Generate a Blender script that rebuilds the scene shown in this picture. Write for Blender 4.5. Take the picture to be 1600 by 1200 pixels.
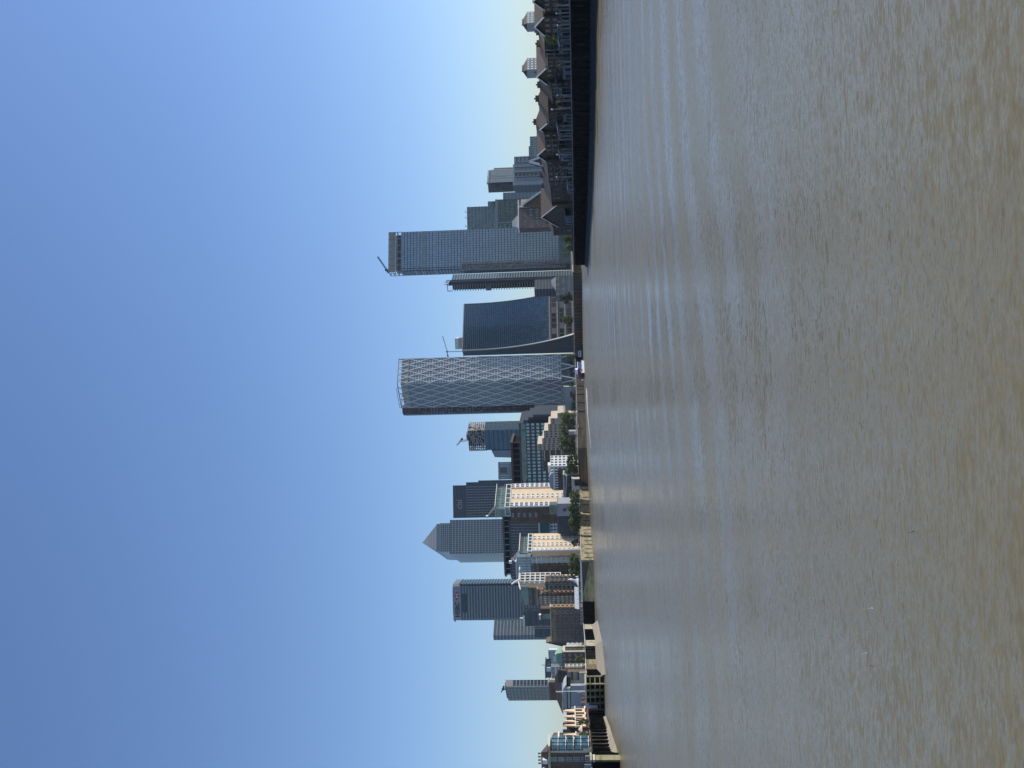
import bpy, bmesh, math, random
from mathutils import Vector, Matrix
from mathutils.geometry import tessellate_polygon
random.seed(7)
for o in list(bpy.data.objects): bpy.data.objects.remove(o, do_unlink=True)
S = bpy.context.scene; COL = S.collection
R_ = math.radians
# ---------------- camera (the phone was held sideways: the view is rolled a quarter turn) ----------------
F = 1500.0; TH = math.atan(97/F); RHO = .028; CH = 8.0
Fw = Vector((0, math.cos(TH), math.sin(TH))); Up = Vector((0, -math.sin(TH), math.cos(TH))); Rt = Vector((1, 0, 0))
cR = -math.cos(RHO)*Up - math.sin(RHO)*Rt
cU = math.cos(RHO)*Rt - math.sin(RHO)*Up
cd = bpy.data.cameras.new('camera'); cam = bpy.data.objects.new('camera', cd); COL.objects.link(cam)
cd.sensor_width = 36; cd.sensor_fit = 'HORIZONTAL'; cd.lens = 36*F/1600; cd.clip_start = .5; cd.clip_end = 60000
M = Matrix((cR, cU, -Fw)).transposed().to_4x4(); M.translation = Vector((0, 0, CH)); cam.matrix_world = M
S.camera = cam
S.render.resolution_x = 1024; S.render.resolution_y = 768
# ---------------- sky, sun, exposure ----------------
SUN_AZ = 78.0
SUN_EL = 40.0
W = bpy.data.worlds.new('World'); S.world = W; W.use_nodes = True
nt = W.node_tree; bg = nt.nodes['Background']
sk = nt.nodes.new('ShaderNodeTexSky'); sk.sky_type = 'NISHITA'; sk.sun_disc = False
sk.sun_elevation = R_(SUN_EL); sk.sun_rotation = R_(SUN_AZ)
sk.altitude = 0; sk.air_density = 1.0; sk.dust_density = 0.5; sk.ozone_density = 2.4
tn = nt.nodes.new('ShaderNodeVectorMath'); tn.operation = 'MULTIPLY'; tn.inputs[1].default_value = (.875, 1.0, 1.215)   # white balance of the phone
nt.links.new(sk.outputs[0], tn.inputs[0]); nt.links.new(tn.outputs[0], bg.inputs[0]); bg.inputs[1].default_value = .121
sd = bpy.data.lights.new('sun', 'SUN'); sd.energy = 4.2; sd.angle = R_(.5); sd.color = (1, .93, .82)
sun = bpy.data.objects.new('sun', sd); COL.objects.link(sun)
sv = Vector((math.sin(R_(SUN_AZ))*math.cos(R_(SUN_EL)), math.cos(R_(SUN_AZ))*math.cos(R_(SUN_EL)), math.sin(R_(SUN_EL))))
sun.rotation_euler = sv.to_track_quat('Z', 'Y').to_euler(); sun.location = (200, 0, 300)
S.view_settings.view_transform = 'Standard'; S.view_settings.look = 'None'; S.view_settings.gamma = 1
S.view_settings.exposure = 0.0
S.render.engine = 'CYCLES'
# ---------------- turning a photograph pixel into a ray ----------------
def ray(px, py):
    d = Fw + ((px-800)/F)*cR - ((py-600)/F)*cU
    return d/d.y
def P(px, py, D):
    r = ray(px, py); return Vector((r.x*D, D, CH + r.z*D))
def G(px, py, z=0.0):
    r = ray(px, py); D = (z-CH)/r.z; return Vector((r.x*D, D, z))
# ---------------- materials ----------------
MT = {}
def mat(name, c, rough=.7, metal=0, var=.15, sc=.25, spec=.4, stain=None, stain_sc=.08, stain_lo=.5, stain_hi=.62, bump=0, cells=None, cvar=.3, objrand=0, stretch=None):
    if name in MT: return MT[name]
    m = bpy.data.materials.new(name); m.use_nodes = True; n = m.node_tree; N = n.nodes; L = n.links
    b = N['Principled BSDF']; b.inputs['Roughness'].default_value = rough; b.inputs['Metallic'].default_value = metal
    b.inputs['Specular IOR Level'].default_value = spec
    tc = N.new('ShaderNodeTexCoord'); src = tc.outputs['Object']
    if stretch:
        mp = N.new('ShaderNodeMapping'); mp.inputs['Scale'].default_value = stretch; L.new(src, mp.inputs[0]); src2 = mp.outputs[0]
    else: src2 = src
    nz = N.new('ShaderNodeTexNoise'); nz.inputs['Scale'].default_value = sc; nz.inputs['Detail'].default_value = 5; nz.inputs['Roughness'].default_value = .65
    L.new(src2, nz.inputs['Vector'])
    mr = N.new('ShaderNodeMapRange'); mr.inputs[1].default_value = .3; mr.inputs[2].default_value = .7
    mr.inputs[3].default_value = 1-var; mr.inputs[4].default_value = 1+var; L.new(nz.outputs[0], mr.inputs[0])
    fac = mr.outputs[0]
    if cells:
        vm = N.new('ShaderNodeVectorMath'); vm.operation = 'DIVIDE'; vm.inputs[1].default_value = cells; L.new(src, vm.inputs[0])
        vf = N.new('ShaderNodeVectorMath'); vf.operation = 'FLOOR'; L.new(vm.outputs[0], vf.inputs[0])
        wn = N.new('ShaderNodeTexWhiteNoise'); L.new(vf.outputs[0], wn.inputs['Vector'])
        m2 = N.new('ShaderNodeMapRange'); m2.inputs[3].default_value = 1-cvar; m2.inputs[4].default_value = 1+cvar; L.new(wn.outputs['Value'], m2.inputs[0])
        mu = N.new('ShaderNodeMath'); mu.operation = 'MULTIPLY'; L.new(fac, mu.inputs[0]); L.new(m2.outputs[0], mu.inputs[1]); fac = mu.outputs[0]
        m3 = N.new('ShaderNodeMapRange'); m3.inputs[3].default_value = max(.02, rough-.06); m3.inputs[4].default_value = rough+.12
        L.new(wn.outputs['Value'], m3.inputs[0]); L.new(m3.outputs[0], b.inputs['Roughness'])
    if objrand:
        oi = N.new('ShaderNodeObjectInfo'); m4 = N.new('ShaderNodeMapRange'); m4.inputs[3].default_value = 1-objrand; m4.inputs[4].default_value = 1+objrand
        L.new(oi.outputs['Random'], m4.inputs[0]); mu = N.new('ShaderNodeMath'); mu.operation = 'MULTIPLY'
        L.new(fac, mu.inputs[0]); L.new(m4.outputs[0], mu.inputs[1]); fac = mu.outputs[0]
    vs = N.new('ShaderNodeVectorMath'); vs.operation = 'SCALE'; vs.inputs[0].default_value = c; L.new(fac, vs.inputs['Scale'])
    out = vs.outputs[0]
    if stain:
        n2 = N.new('ShaderNodeTexNoise'); n2.inputs['Scale'].default_value = stain_sc; n2.inputs['Detail'].default_value = 6
        L.new(src2, n2.inputs['Vector'])
        r2 = N.new('ShaderNodeMapRange'); r2.inputs[1].default_value = stain_lo; r2.inputs[2].default_value = stain_hi; L.new(n2.outputs[0], r2.inputs[0])
        mx = N.new('ShaderNodeMix'); mx.data_type = 'RGBA'; L.new(r2.outputs[0], mx.inputs[0]); L.new(out, mx.inputs[6]); mx.inputs[7].default_value = (*stain, 1)
        out = mx.outputs[2]
    L.new(out, b.inputs['Base Color'])
    if bump:
        bp = N.new('ShaderNodeBump'); bp.inputs['Strength'].default_value = bump; bp.inputs['Distance'].default_value = .2
        L.new(nz.outputs[0], bp.inputs['Height']); L.new(bp.outputs[0], b.inputs['Normal'])
    MT[name] = m; return m
# glass
mat('glass_blue', (.035,.055,.078), .14, .35, .1, .05, .6, cells=(3.1,3.1,3.6), cvar=.35)
mat('glass_pale', (.26,.305,.35), .18, .6, .14, .02, .6, cells=(3.1,3.1,3.2), cvar=.2)
mat('glass_deep', (.035,.078,.118), .12, .6, .3, .02, .6, cells=(3.2,3.2,3.6), cvar=.22)
mat('glass_green', (.12,.16,.145), .15, .5, .12, .05, .6, cells=(3.0,3.0,3.4), cvar=.5)
mat('glass_dark', (.035,.045,.06), .12, .2, .2, .3, .5, cells=(2.5,2.5,3.1), cvar=.5)
mat('pane_dark', (.03,.04,.05), .08, 0, .2, .3, .6, objrand=.5)
mat('pane_mid', (.09,.12,.15), .10, .3, .2, .3, .6, objrand=.4)
mat('pane_pale', (.25,.32,.34), .15, .4, .2, .3, .6, objrand=.3)
mat('glass_aqua', (.09,.19,.25), .12, .35, .15, .3, .6, cells=(1.5,1.5,1.2), cvar=.35)
# solids
mat('glass_lattice', (.11,.135,.155), .2, .45, .1, .05, .6, cells=(3.1,3.1,3.3), cvar=.2)
mat('steel_pale', (.56,.58,.58), .45, .3, .08, .1)
mat('steel_grey', (.29,.32,.325), .45, .5, .08, .1)
mat('steel_blue', (.19,.235,.27), .42, .4, .08, .1)
mat('steel_navy', (.06,.11,.155), .4, .5, .1, .1)
mat('steel_dark', (.07,.085,.10), .5, .3, .15, .2)
mat('white_paint', (.78,.78,.76), .5, 0, .06, .3, stain=(.55,.54,.5), stain_sc=.5, stain_lo=.62, stain_hi=.8)
mat('concrete', (.36,.35,.33), .85, 0, .15, .25)
mat('concrete_dark', (.16,.15,.15), .9, 0, .25, .3)
mat('cream', (.80,.61,.40), .75, 0, .08, .2)
mat('beige', (.52,.45,.36), .8, 0, .08, .2)
mat('stone_pale', (.62,.56,.45), .8, 0, .12, .3, stain=(.42,.36,.26), stain_sc=.2)
mat('brick_brown', (.165,.12,.078), .9, 0, .22, .5, stain=(.11,.08,.055), stain_sc=.15)
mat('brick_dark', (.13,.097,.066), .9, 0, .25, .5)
mat('brick_mauve', (.155,.12,.112), .9, 0, .2, .4)
mat('brick_ochre', (.36,.23,.13), .9, 0, .18, .4, stain=(.22,.14,.09), stain_sc=.12)
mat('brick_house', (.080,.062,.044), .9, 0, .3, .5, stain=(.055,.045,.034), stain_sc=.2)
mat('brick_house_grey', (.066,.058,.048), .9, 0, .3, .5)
mat('brick_red', (.15,.07,.05), .9, 0, .2, .5)
mat('roof_slate', (.068,.058,.05), .8, 0, .22, 1.2, stretch=(1,1,.3))
mat('roof_brown', (.075,.060,.047), .85, 0, .2, 1.0)
mat('roof_grey', (.34,.36,.38), .6, 0, .12, .2)
mat('panel_grey', (.10,.105,.11), .8, 0, .25, .5, stain=(.06,.06,.06), stain_sc=.6)
mat('shaded_white', (.165,.19,.225), .8, 0, .35, .6, stain=(.05,.055,.06), stain_sc=.5)  # white walls in shadow: their shade is put into this blue grey
mat('wet_mud', (.022,.028,.036), .7, 0, .4, .5, spec=.2)
mat('flag_red', (.30,.05,.06), .7, 0, .2, 1)
mat('dark_wall', (.038,.033,.028), .95, 0, .4, .4, stain=(.06,.045,.03), stain_sc=.2)
mat('steel_slate', (.115,.145,.175), .45, .4, .1, .2)
mat('lattice_silver', (.70,.71,.70), .45, .1, .06, .1)
mat('copper_green', (.22,.36,.27), .75, 0, .2, .3)
mat('green_panel', (.05,.16,.13), .5, 0, .15, .3)
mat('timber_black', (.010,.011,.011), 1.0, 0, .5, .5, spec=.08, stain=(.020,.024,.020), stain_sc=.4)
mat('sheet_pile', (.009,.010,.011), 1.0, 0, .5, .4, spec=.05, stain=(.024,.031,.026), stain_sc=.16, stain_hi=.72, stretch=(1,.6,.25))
mat('algae_wall', (.37,.33,.20), .9, 0, .4, .4, stain=(.17,.19,.08), stain_sc=.4, stain_lo=.46, stretch=(.5,.5,1.6), bump=.5)
mat('ochre_wall', (.33,.28,.19), .9, 0, .3, .5, stain=(.17,.16,.08), stain_sc=.3, stretch=(.5,.5,1.5), bump=.5)
mat('mud_wall', (.080,.066,.050), .95, 0, .45, .4, stain=(.035,.038,.024), stain_sc=.2, stretch=(.3,.3,2.2), bump=.5)
mat('rust_wall', (.17,.09,.05), .95, 0, .5, .5, stain=(.07,.10,.09), stain_sc=.12, stretch=(.4,.4,1.0), bump=.5)
mat('stone_wall', (.45,.40,.31), .9, 0, .2, .8, stain=(.22,.24,.12), stain_sc=.4)
mat('sand', (.33,.28,.215), .95, 0, .2, .2, stain=(.28,.25,.18), stain_sc=.3, bump=.6)
mat('earth', (.10,.095,.07), .95, 0, .3, .1)
mat('rail_metal', (.4,.4,.4), .4, .7, .1, 1)
mat('bark', (.10,.08,.06), .95, 0, .3, 3)
mat('bark_pale', (.27,.25,.21), .9, 0, .3, 3)
mat('leaf', (.20,.235,.10), .6, 0, .5, .6, .3, objrand=.15)
mat('leaf_light', (.13,.165,.055), .6, 0, .5, .6, .3, objrand=.2)
mat('leaf_olive', (.10,.10,.045), .7, 0, .5, .8, .3)
mat('red_paint', (.5,.03,.03), .5, 0, .1, 1)
mat('dark_red', (.12,.02,.03), .6, 0, .1, 1)
mat('blue_paint', (.03,.05,.2), .4, 0, .1, 1)
mat('hull_dark', (.03,.035,.05), .4, 0, .2, 1)
mat('brown_panel', (.10,.07,.065), .7, 0, .3, .3)
mat('foam', (.75,.77,.78), .8, 0, .15, .4)
mat('lime', (.35,.5,.1), .7, 0, .2, 1)
# ---------------- mesh builder ----------------
class MB:
    def __init__(s): s.v=[]; s.f=[]
    def quad(s, a, b, c, d):
        n=len(s.v); s.v += [a,b,c,d]; s.f.append((n,n+1,n+2,n+3))
    def box(s, x0,x1,y0,y1,z0,z1):
        if x0>x1:x0,x1=x1,x0
        if y0>y1:y0,y1=y1,y0
        if z0>z1:z0,z1=z1,z0
        n=len(s.v); s.v += [(x,y,z) for z in (z0,z1) for (x,y) in ((x0,y0),(x1,y0),(x1,y1),(x0,y1))]
        s.f += [(n,n+3,n+2,n+1),(n+4,n+5,n+6,n+7)]+[(n+i,n+(i+1)%4,n+4+(i+1)%4,n+4+i) for i in range(4)]
        return s
    def prism(s, pts, z0, z1, top=None):           # pts: plan polygon, counter-clockwise
        k=len(pts); n=len(s.v); t = top or pts
        s.v += [(p[0],p[1],z0) for p in pts]+[(p[0],p[1],z1) for p in t]
        s.f.append(tuple(n+i for i in reversed(range(k)))); s.f.append(tuple(n+k+i for i in range(k)))
        s.f += [(n+i,n+(i+1)%k,n+k+(i+1)%k,n+k+i) for i in range(k)]; return s
    def extr(s, pts, vec):                          # any planar loop pushed along vec
        k=len(pts); n=len(s.v); s.v += [tuple(p) for p in pts]+[tuple(Vector(p)+Vector(vec)) for p in pts]
        s.f.append(tuple(n+i for i in reversed(range(k)))); s.f.append(tuple(n+k+i for i in range(k)))
        s.f += [(n+i,n+(i+1)%k,n+k+(i+1)%k,n+k+i) for i in range(k)]; return s
    def bar(s, p, q, w, h=None, n=4, w2=None):
        p=Vector(p); q=Vector(q); d=(q-p)
        if d.length<1e-6: return s
        d.normalize(); u = d.cross(Vector((0,0,1)))
        if u.length<1e-3: u=Vector((1,0,0))
        u.normalize(); t=d.cross(u); h = h or w; k=len(s.v); w2 = w2 if w2 is not None else w; h2=h*w2/w
        for (c,ww,hh) in ((p,w,h),(q,w2,h2)):
            for i in range(n):
                a=2*math.pi*(i+.5)/n; s.v.append(tuple(c+u*(ww*.7071*math.cos(a))+t*(hh*.7071*math.sin(a))))
        s.f.append(tuple(k+i for i in reversed(range(n)))); s.f.append(tuple(k+n+i for i in range(n)))
        s.f += [(k+i,k+(i+1)%n,k+n+(i+1)%n,k+n+i) for i in range(n)]; return s
    def build(s, name, m, parent=None, fix=True):
        me=bpy.data.meshes.new(name); me.from_pydata(s.v, [], s.f); 
        if fix:
            bm=bmesh.new(); bm.from_mesh(me); bmesh.ops.recalc_face_normals(bm, faces=bm.faces); bm.to_mesh(me); bm.free()
        me.materials.append(MT[m] if isinstance(m,str) else m)
        o=bpy.data.objects.new(name, me); COL.objects.link(o); o.parent=parent; return o
def tag(o, label=None, cat=None, group=None, kind=None):
    if label: o['label']=label
    if cat: o['category']=cat
    if group: o['group']=group
    if kind: o['kind']=kind
    return o
def empty(name, loc, rz=0, label=None, cat=None, group=None):
    o=bpy.data.objects.new(name, None); COL.objects.link(o); o.location=loc; o.rotation_euler.z=rz; o.empty_display_size=1
    return tag(o,label,cat,group)
def kids(o): return [c for c in bpy.data.objects if c.parent==o]
def copy_tree(o, parent=None):
    c=o.copy(); COL.objects.link(c); c.parent=parent
    for ch in kids(o): copy_tree(ch,c)
    return c
def squash(b, f):
    # a blunter corner: every point keeps its place across the view and moves towards the corner in depth
    bpy.context.view_layer.update(); cy=b.c.y; seen=set()
    for o in kids(b.root):
        if o.type!='MESH' or o.data.name in seen: continue
        seen.add(o.data.name); Mw=o.matrix_world; Mi=Mw.inverted()
        for v in o.data.vertices:
            w=Mw@v.co; k=(cy+(w.y-cy)*f)/w.y; w.x=w.x*k; w.y=cy+(w.y-cy)*f; v.co=Mi@w
GZ = 6.3
HAZE = 2.6e-5
# ---------------- two-sided building: nearest corner C, left face and right face ----------------
class B: pass
def cbox(name,label,cat,pyL,pyC,pyR,pxT,D,a,z0=GZ,group=None,pxm=None):
    b=B(); a=R_(a); c=P(pxT,pyC,D); pm = pxT if pxm is None else pxm
    cx,cy=c.x,c.y
    if isinstance(pyL,tuple): b.wL=pyL[0]
    else:
        uL=ray(pm,pyL).x; b.wL=(cx-uL*cy)/(math.cos(a)+uL*math.sin(a))
    if isinstance(pyR,tuple): b.wR=pyR[0]
    else:
        uR=ray(pm,pyR).x; b.wR=(uR*cy-cx)/(math.sin(a)-uR*math.cos(a))
    b.H=c.z-z0; b.root=empty(name,(cx,cy,z0),-a,label,cat,group); b.D=D; b.a=a; b.c=c
    if b.wL<=0 or b.wR<=0 or b.wL>300 or b.wR>300: print('BADBOX',name,label,b.wL,b.wR)
    return b
def fbox(b, mb, face, s0,s1,o0,o1,z0,z1):
    if face=='L': mb.box(-b.wL+s0,-b.wL+s1,-o1,-o0,z0,z1)
    else: mb.box(o0,o1,s0,s1,z0,z1)
def zpx(b, px, face='L', s=1.0):      # height above base of photograph row px at the corner
    r=ray(px, 600-0.0); 
    # solve the row through the corner's column
    lo,hi=-50,400
    from_world=lambda z: world_px(Vector((b.c.x,b.c.y,z)))[0]
    for _ in range(40):
        mid=(lo+hi)/2
        if from_world(mid)>px: lo=mid
        else: hi=mid
    return (lo+hi)/2-b.root.location.z
def world_px(v):
    d=v-Vector((0,0,CH)); z=d.dot(Fw); return (800+F*d.dot(cR)/z, 600-F*d.dot(cU)/z)
def core(b, m, name='wall', z1=None, mb=None):
    mb=mb or MB(); mb.box(-b.wL,0,0,b.wR,0,z1 or b.H)
    return mb.build(name,m,b.root)
WINCAP=90
def windows(b, spec, m, frame=None, name='window'):
    """spec: list of (face, s, z, w, h). The larger or upper ones are objects of their own"""
    me={}
    rest=MB(); 
    for i,(face,s,z,w,h) in enumerate(spec):
        if i<WINCAP:
            key=(face,round(w,2),round(h,2))
            if key not in me:
                mb=MB()
                if face=='L': mb.box(-w/2,w/2,-.14,-.02,-h/2,h/2)
                else: mb.box(.02,.14,-w/2,w/2,-h/2,h/2)
                o=mb.build(name,m,b.root); me[key]=o.data
                if frame:
                    fm=MB(); t=.16
                    for (q0,q1,r0,r1) in ((-w/2-t,w/2+t,h/2,h/2+t),(-w/2-t,w/2+t,-h/2-t,-h/2),(-w/2-t,-w/2,-h/2,h/2),(w/2,w/2+t,-h/2,h/2),(-.07,.07,-h/2,h/2)):
                        if face=='L': fm.box(q0,q1,-.22,0,r0,r1)
                        else: fm.box(0,.22,q0,q1,r0,r1)
                    fo=fm.build('frame',frame,o); me[key]=(o.data,fo.data)
                else: me[key]=(o.data,None)
            else:
                o=bpy.data.objects.new(name,me[key][0]); COL.objects.link(o); o.parent=b.root
                if me[key][1]:
                    fo=bpy.data.objects.new('frame',me[key][1]); COL.objects.link(fo); fo.parent=o
            o.location = (-b.wL+s,0,z) if face=='L' else (0,s,z)
        else:
            fbox(b,rest,face,s-w/2,s+w/2,.02,.14,z-h/2,z+h/2)
    if rest.v: tag(rest.build(name,m,b.root),kind='stuff')
def grid(b, mb, face, nb, nf, pier, band, proud, z0=0, z1=None, s0=0, s1=None, wins=None, parapet=0):
    z1 = b.H if z1 is None else z1; s1 = (b.wL if face=='L' else b.wR) if s1 is None else s1
    top=z1-parapet; fh=(top-z0)/nf; bw=(s1-s0)/nb
    if band>0:
        for i in range(nf): fbox(b,mb,face,s0,s1,0,proud,z0+i*fh,z0+i*fh+band*fh)
        fbox(b,mb,face,s0,s1,0,proud*1.1,top,z1+.3)
    if pier>0:
        for j in range(nb+1):
            c=s0+j*bw; fbox(b,mb,face,max(s0,c-pier*bw/2),min(s1,c+pier*bw/2),0,proud*.82,z0,top)
    if wins is not None:
        w=bw*(1-pier)-.05; h=fh*(1-band)-.05
        for i in reversed(range(nf)):
            for j in range(nb):
                wins.append((face,s0+(j+.5)*bw,z0+i*fh+band*fh+h/2+.02,w,h))
def corner_post(b, mb, w=.5, z1=None): mb.box(-.02,w*.7,-w*.7,.02,0,z1 or b.H)
def curtain(name,label,pyL,pyC,pyR,pxT,D,a,glass,trim,L,R,cat='skyscraper',z0=GZ,parapet=0,group=None,pxm=None,partn='cladding'):
    b=cbox(name,label,cat,pyL,pyC,pyR,pxT,D,a,z0,group,pxm)
    core(b,glass,'glazing'); mb=MB()
    if L: grid(b,mb,'L',*L,parapet=parapet)
    if R: grid(b,mb,'R',*R,parapet=parapet)
    mb.box(-b.wL-.2,.2,-.2,b.wR+.2,b.H,b.H+.9)
    mb.build(partn,trim,b.root); return b
def punched(name,label,pyL,pyC,pyR,pxT,D,a,wall,pane,L,R,cat='building',z0=GZ,parapet=0,group=None,frame=None,pxm=None):
    b=cbox(name,label,cat,pyL,pyC,pyR,pxT,D,a,z0,group,pxm)
    mb=MB(); wins=[]
    mb.box(-b.wL,0,0,b.wR,0,b.H)
    if R: grid(b,mb,'R',*R,wins=wins,parapet=parapet)
    if L: grid(b,mb,'L',*L,wins=wins,parapet=parapet)
    mb.build('wall',wall,b.root); windows(b,wins,pane,frame); return b
def roofbox(b, x0,x1,y0,y1,h,m,name='plant_room',z=None):
    z=b.H if z is None else z; mb=MB(); mb.box(x0,x1,y0,y1,z+.02,z+h); return mb.build(name,m,b.root)
def text(body,size,m,parent,loc,rot,name='lettering',ext=.15):
    cu=bpy.data.curves.new('t','FONT'); cu.body=body; cu.size=size; cu.extrude=ext; cu.offset=size*.012
    o=bpy.data.objects.new('t',cu); COL.objects.link(o); dg=bpy.context.evaluated_depsgraph_get(); dg.update()
    me=bpy.data.meshes.new_from_object(o.evaluated_get(dg)); bpy.data.objects.remove(o); me.name=name; me.materials.clear(); me.materials.append(MT[m])
    q=bpy.data.objects.new(name,me); COL.objects.link(q); q.parent=parent; q.location=loc; q.rotation_euler=rot; return q
def lattice(mb,p,q,w,n,t):
    p=Vector(p);q=Vector(q);d=(q-p).normalized();u=d.cross(Vector((0,0,1)))
    if u.length<.05:u=Vector((1,0,0))
    u.normalize();v=d.cross(u)
    cs=[u*w/2+v*w/2,u*-w/2+v*w/2,u*-w/2-v*w/2,u*w/2-v*w/2]
    for c in cs: mb.bar(p+c,q+c,t)
    L=(q-p).length
    for i in range(n):
        a=p+d*(L*i/n);e=p+d*(L*(i+1)/n)
        for k in range(4):
            mb.bar(a+cs[k],e+cs[(k+1)%4],t*.7); mb.bar(a+cs[k],a+cs[(k+1)%4],t*.6)
def tower_crane(label, base, top, jib_end, tail, col='white_paint', t=.35, w=1.6, name='tower_crane'):
    """all world points"""
    r=empty(name,base,0,label,'crane'); o=Vector(base)
    m=MB(); lattice(m,(0,0,0),Vector(top)-o,w,max(3,int((Vector(top)-o).length/3)),t); m.build('mast',col,r)
    m=MB(); lattice(m,Vector(top)-o,Vector(jib_end)-o,w*.7,10,t*.8); m.build('jib',col,r)
    tl=Vector(tail)-o; m=MB(); m.bar(Vector(top)-o,tl,w*.9); m.box(tl.x-1.5,tl.x+1.5,tl.y-1.2,tl.y+1.2,tl.z-2,tl.z+.3); m.build('counterweight','steel_dark',r)
    m=MB(); T=Vector(top)-o; m.box(T.x-1.3,T.x+1.3,T.y-1.3,T.y+1.3,T.z-.5,T.z+2.2); m.build('cab',col,r)
    return r
# ---------------- water ----------------
WAVE = .62
def water_material():
    m=bpy.data.materials.new('water'); m.use_nodes=True; n=m.node_tree; N=n.nodes; L=n.links; b=N['Principled BSDF']
    b.inputs['IOR'].default_value=1.33; b.inputs['Specular IOR Level'].default_value=.5
    g=N.new('ShaderNodeNewGeometry')
    def noise(scale, mp, detail=3, rough=.55, dist=0, rot=0):
        v=N.new('ShaderNodeMapping'); v.inputs['Scale'].default_value=mp; v.inputs['Rotation'].default_value=(0,0,R_(rot)); L.new(g.outputs['Position'],v.inputs[0])
        t=N.new('ShaderNodeTexNoise'); t.inputs['Scale'].default_value=scale; t.inputs['Detail'].default_value=detail; t.inputs['Roughness'].default_value=rough; t.inputs['Distortion'].default_value=dist
        L.new(v.outputs[0],t.inputs[0]); return t.outputs[0]
    def rng(x,a,b_,c,d):
        r=N.new('ShaderNodeMapRange'); r.inputs[1].default_value=a; r.inputs[2].default_value=b_; r.inputs[3].default_value=c; r.inputs[4].default_value=d; L.new(x,r.inputs[0]); return r.outputs[0]
    def math_(op,x,y=0):
        t=N.new('ShaderNodeMath'); t.operation=op
        for i,q in enumerate((x,y)):
            if isinstance(q,(int,float)): t.inputs[i].default_value=q
            else: L.new(q,t.inputs[i])
        return t.outputs[0]
    big=noise(.012,(1,.45,1),4,.6,.6,20); mid=noise(.05,(.6,1.6,1),4,.6,.5,-12)
    slick=rng(math_('ADD',math_('MULTIPLY',big,.6),math_('MULTIPLY',mid,.4)),.40,.60,.6,1.25)
    sx=N.new('ShaderNodeSeparateXYZ'); L.new(g.outputs['Position'],sx.inputs[0]); X_,Y_=sx.outputs[0],sx.outputs[1]
    wob=noise(.03,(1,1,1),3,.5,0,0)
    curv=math_('MULTIPLY',math_('POWER',math_('ABSOLUTE',math_('SUBTRACT',X_,45)),2),.006)
    ph=math_('MULTIPLY',math_('ADD',math_('ADD',Y_,curv),math_('MULTIPLY',wob,18)),.62)
    ph2=math_('MULTIPLY',math_('ADD',math_('SUBTRACT',Y_,math_('MULTIPLY',X_,.35)),math_('MULTIPLY',wob,20)),.36)
    mk=math_('MULTIPLY',math_('MULTIPLY',rng(X_,-30,8,0,1),rng(Y_,30,52,0,1)),rng(noise(.035,(.5,1.4,1),2,.5,.3,8),.34,.5,.25,1))
    sw=math_('ADD',math_('MULTIPLY',math_('MULTIPLY',math_('SINE',ph,0),mk),.085),math_('MULTIPLY',math_('MULTIPLY',math_('SINE',ph2,0),rng(noise(.02,(.5,1,1),2,.5,.3,-20),.46,.60,0,1)),.05))
    slick=math_('MAXIMUM',math_('ADD',slick,math_('MULTIPLY',sw,4.2)),.25)
    def slope(scale,mp,amp,rot,detail=2):
        v=N.new('ShaderNodeMapping'); v.inputs['Scale'].default_value=mp; v.inputs['Rotation'].default_value=(0,0,R_(rot)); L.new(g.outputs['Position'],v.inputs[0])
        t=N.new('ShaderNodeTexNoise'); t.inputs['Scale'].default_value=scale; t.inputs['Detail'].default_value=detail; t.inputs['Roughness'].default_value=.5; t.inputs['Distortion'].default_value=.3
        L.new(v.outputs[0],t.inputs[0])
        a=N.new('ShaderNodeVectorMath'); a.operation='SUBTRACT'; L.new(t.outputs['Color'],a.inputs[0]); a.inputs[1].default_value=(.5,.5,.5)
        c=N.new('ShaderNodeVectorMath'); c.operation='MULTIPLY'; L.new(a.outputs[0],c.inputs[0]); c.inputs[1].default_value=(amp*.6,amp,0); return c.outputs[0]
    def add(x,y):
        a=N.new('ShaderNodeVectorMath'); a.operation='ADD'; L.new(x,a.inputs[0]); L.new(y,a.inputs[1]); return a.outputs[0]
    sl_=add(add(slope(8.5,(.36,1,1),WAVE*1.35,5),slope(2.8,(.40,1,1),WAVE*.75,-6)),add(slope(.8,(.45,1,1),WAVE*.36,5),add(slope(20,(.5,1,1),WAVE*.7,0),slope(.17,(.4,1.2,1),WAVE*.17,-10))))
    sc_=N.new('ShaderNodeVectorMath'); sc_.operation='SCALE'; L.new(sl_,sc_.inputs[0]); L.new(slick,sc_.inputs['Scale'])
    cmb=N.new('ShaderNodeCombineXYZ'); L.new(sw,cmb.inputs[1]); sc2=N.new('ShaderNodeVectorMath'); sc2.operation='ADD'; L.new(sc_.outputs[0],sc2.inputs[0]); L.new(cmb.outputs[0],sc2.inputs[1])
    up=N.new('ShaderNodeVectorMath'); up.operation='ADD'; L.new(sc2.outputs[0],up.inputs[0]); up.inputs[1].default_value=(0,0,1)
    nm=N.new('ShaderNodeVectorMath'); nm.operation='NORMALIZE'; L.new(up.outputs[0],nm.inputs[0]); L.new(nm.outputs[0],b.inputs['Normal'])
    silt=noise(.02,(1,.5,1),5,.6,.8,-15)
    mx=N.new('ShaderNodeMix'); mx.data_type='RGBA'; L.new(rng(silt,.35,.65,0,1),mx.inputs[0]); mx.inputs[6].default_value=(.168,.145,.080,1); mx.inputs[7].default_value=(.184,.158,.090,1)
    L.new(mx.outputs[2],b.inputs['Base Color']); L.new(rng(slick,.4,1.35,.12,.36),b.inputs['Roughness'])
    return m
MT['water']=water_material()
mb=MB(); mb.quad((-9000,-300,0),(9000,-300,0),(9000,12000,0),(-9000,12000,0)); tag(mb.build('water','water'),kind='structure')
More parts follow.
